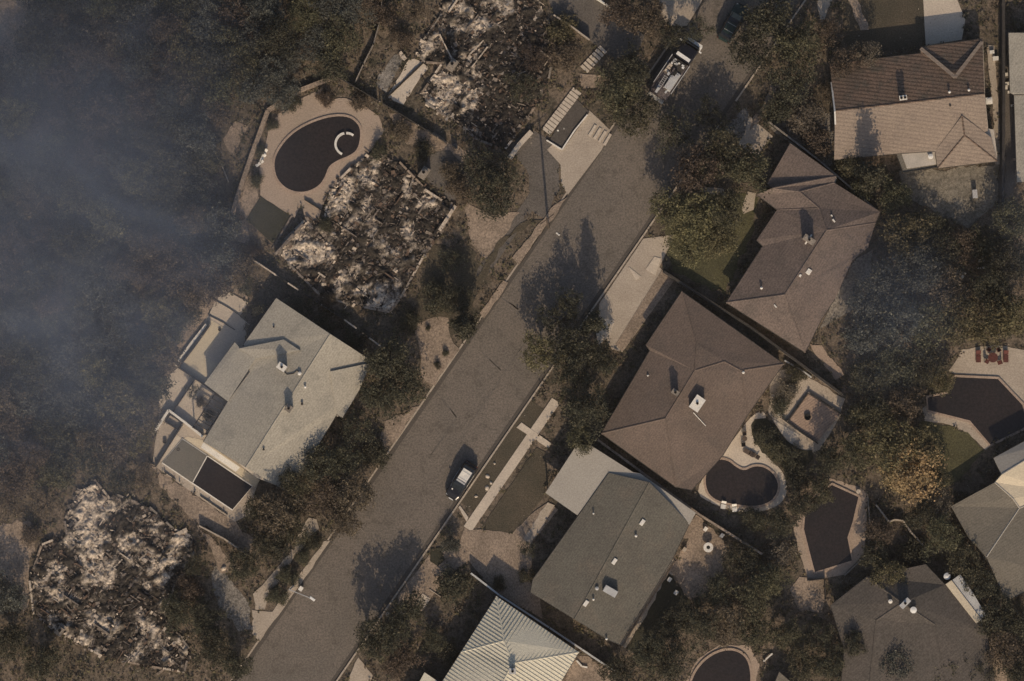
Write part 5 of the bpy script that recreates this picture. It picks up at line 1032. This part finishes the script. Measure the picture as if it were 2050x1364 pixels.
# ground cover: weeds and leaf litter that nobody could count
def cover(name, label, n, test, mats_, seed, smin=.12, smax=.32):
    rr = random.Random(seed); mb = MB(); k = 0; tries = 0
    while k < n and tries < n * 20:
        tries += 1; x, y = rr.uniform(-30, 2080), rr.uniform(-30, 1394)
        if not test(x, y): continue
        if noise.noise(Vector((x * .03, y * .03, seed))) < rr.uniform(-.5, .35): continue
        if any(inside((x, y), h_) for h_ in HARD_SOFT): continue
        p = P(x, y, G); s_ = rr.uniform(smin, smax); mi = rr.randrange(len(mats_))
        for _ in range(5):
            cx, cy, cz = p.x + rr.gauss(0, s_ * .7), p.y + rr.gauss(0, s_ * .7), G + rr.uniform(.04, .35) * (s_ / .2)
            a = Vector((rr.gauss(0, 1), rr.gauss(0, 1), rr.gauss(0, .5))).normalized() * s_ * .7; b = Vector((-a.y, a.x, rr.gauss(0, s_ * .3))) * .5
            c = Vector((cx, cy, cz)); mb.add([c + a, c + b, c - a, c - b], [(0, 1, 2, 3)], mi)
        k += 1
    o = mb.build(name, [F[m] if m in F else M[m] for m in mats_]); o['kind'] = 'stuff'; o['label'] = label; o['category'] = 'ground cover'
    return o
HARD_SOFT = HARD
cover('ground_cover', 'low weeds, scrub and leaf litter over the yards', 15000, lambda x, y: True, ('dk', 'gr', 'br', 'ol', 'gy', 'br'), 21)
HARD_SOFT = []
cover('leaf_litter', 'scattered ash flakes and leaf litter over the gardens', 5000, lambda x, y: not inside((x, y), HARD[0]) and not any(inside((x, y), o_) for o_ in (O1, O2, O3, O4, O6, O7, O8, O10)), ('ash_grey', 'br', 'pale', 'rust'), 33, .03, .08)

# ------------------------------------------------------------------ drifting smoke
def smoke(label, px, py, sx, sy, z0, z1, dens, rot=0):
    bm = bmesh.new(); bmesh.ops.create_icosphere(bm, subdivisions=3, radius=1); me = bpy.data.meshes.new('smoke'); bm.to_mesh(me); bm.free()
    o = bpy.data.objects.new('smoke', me); col.objects.link(o); c = P(px, py, (z0 + z1) / 2); o.location = c; o.scale = (sx * S, sy * S, (z1 - z0) / 2); o.rotation_euler = (0, 0, R(rot))
    m = bpy.data.materials.new('smoke'); m.use_nodes = True; t = m.node_tree; t.nodes.remove(t.nodes['Principled BSDF'])
    v = t.nodes.new('ShaderNodeVolumePrincipled'); v.inputs['Color'].default_value = (.47, .58, .82, 1); v.inputs['Anisotropy'].default_value = .1
    tc = t.nodes.new('ShaderNodeTexCoord'); ln = t.nodes.new('ShaderNodeVectorMath'); ln.operation = 'LENGTH'; t.links.new(tc.outputs['Object'], ln.inputs[0])
    fo = t.nodes.new('ShaderNodeMapRange'); fo.inputs[1].default_value = 1.0; fo.inputs[2].default_value = .1; fo.interpolation_type = 'SMOOTHSTEP'; t.links.new(ln.outputs['Value'], fo.inputs[0])
    g_ = t.nodes.new('ShaderNodeNewGeometry'); nz = t.nodes.new('ShaderNodeTexNoise'); nz.inputs['Scale'].default_value = .065; nz.inputs['Detail'].default_value = 4; nz.inputs['Distortion'].default_value = 1.2; t.links.new(g_.outputs['Position'], nz.inputs['Vector'])
    mr = t.nodes.new('ShaderNodeMapRange'); mr.inputs[1].default_value = .38; mr.inputs[2].default_value = .64; mr.inputs[3].default_value = .40; mr.inputs[4].default_value = 1.25; t.links.new(nz.outputs[0], mr.inputs[0])
    mu = t.nodes.new('ShaderNodeMath'); mu.operation = 'MULTIPLY'; t.links.new(fo.outputs[0], mu.inputs[0]); t.links.new(mr.outputs[0], mu.inputs[1])
    m2 = t.nodes.new('ShaderNodeMath'); m2.operation = 'MULTIPLY'; t.links.new(mu.outputs[0], m2.inputs[0]); m2.inputs[1].default_value = dens; t.links.new(m2.outputs[0], v.inputs['Density'])
    t.links.new(v.outputs[0], t.nodes['Material Output'].inputs['Volume']); me.materials.append(m)
    o['kind'] = 'stuff'; o['label'] = label; o['category'] = 'smoke'; return o
smoke('blue-grey smoke drifting over the woodland on the left', 60, 470, 620, 780, 7.5, 27, .06)
smoke('thin blue smoke over the trees right of the L-shaped house', 1760, 610, 210, 230, 8.5, 20, .02)
smoke('thin smoke at the right edge', 2090, 400, 140, 240, 8.5, 20, .02)
mb = MB(); mb.box((0, 0, 202), (620, 620, 406)); hz = mb.build('haze', [])
m = bpy.data.materials.new('haze'); m.use_nodes = True; t = m.node_tree; t.nodes.remove(t.nodes['Principled BSDF']); v = t.nodes.new('ShaderNodeVolumePrincipled')
v.inputs['Color'].default_value = (.82, .76, .70, 1); v.inputs['Density'].default_value = .00006; v.inputs['Anisotropy'].default_value = .2
t.links.new(v.outputs[0], t.nodes['Material Output'].inputs['Volume']); hz.data.materials.append(m); hz['kind'] = 'stuff'; hz['label'] = 'thin brown smoke haze over the whole neighbourhood'; hz['category'] = 'haze'
for o in bpy.data.objects:
    for k in ('_E', '_f'):
        if k in o: del o[k]
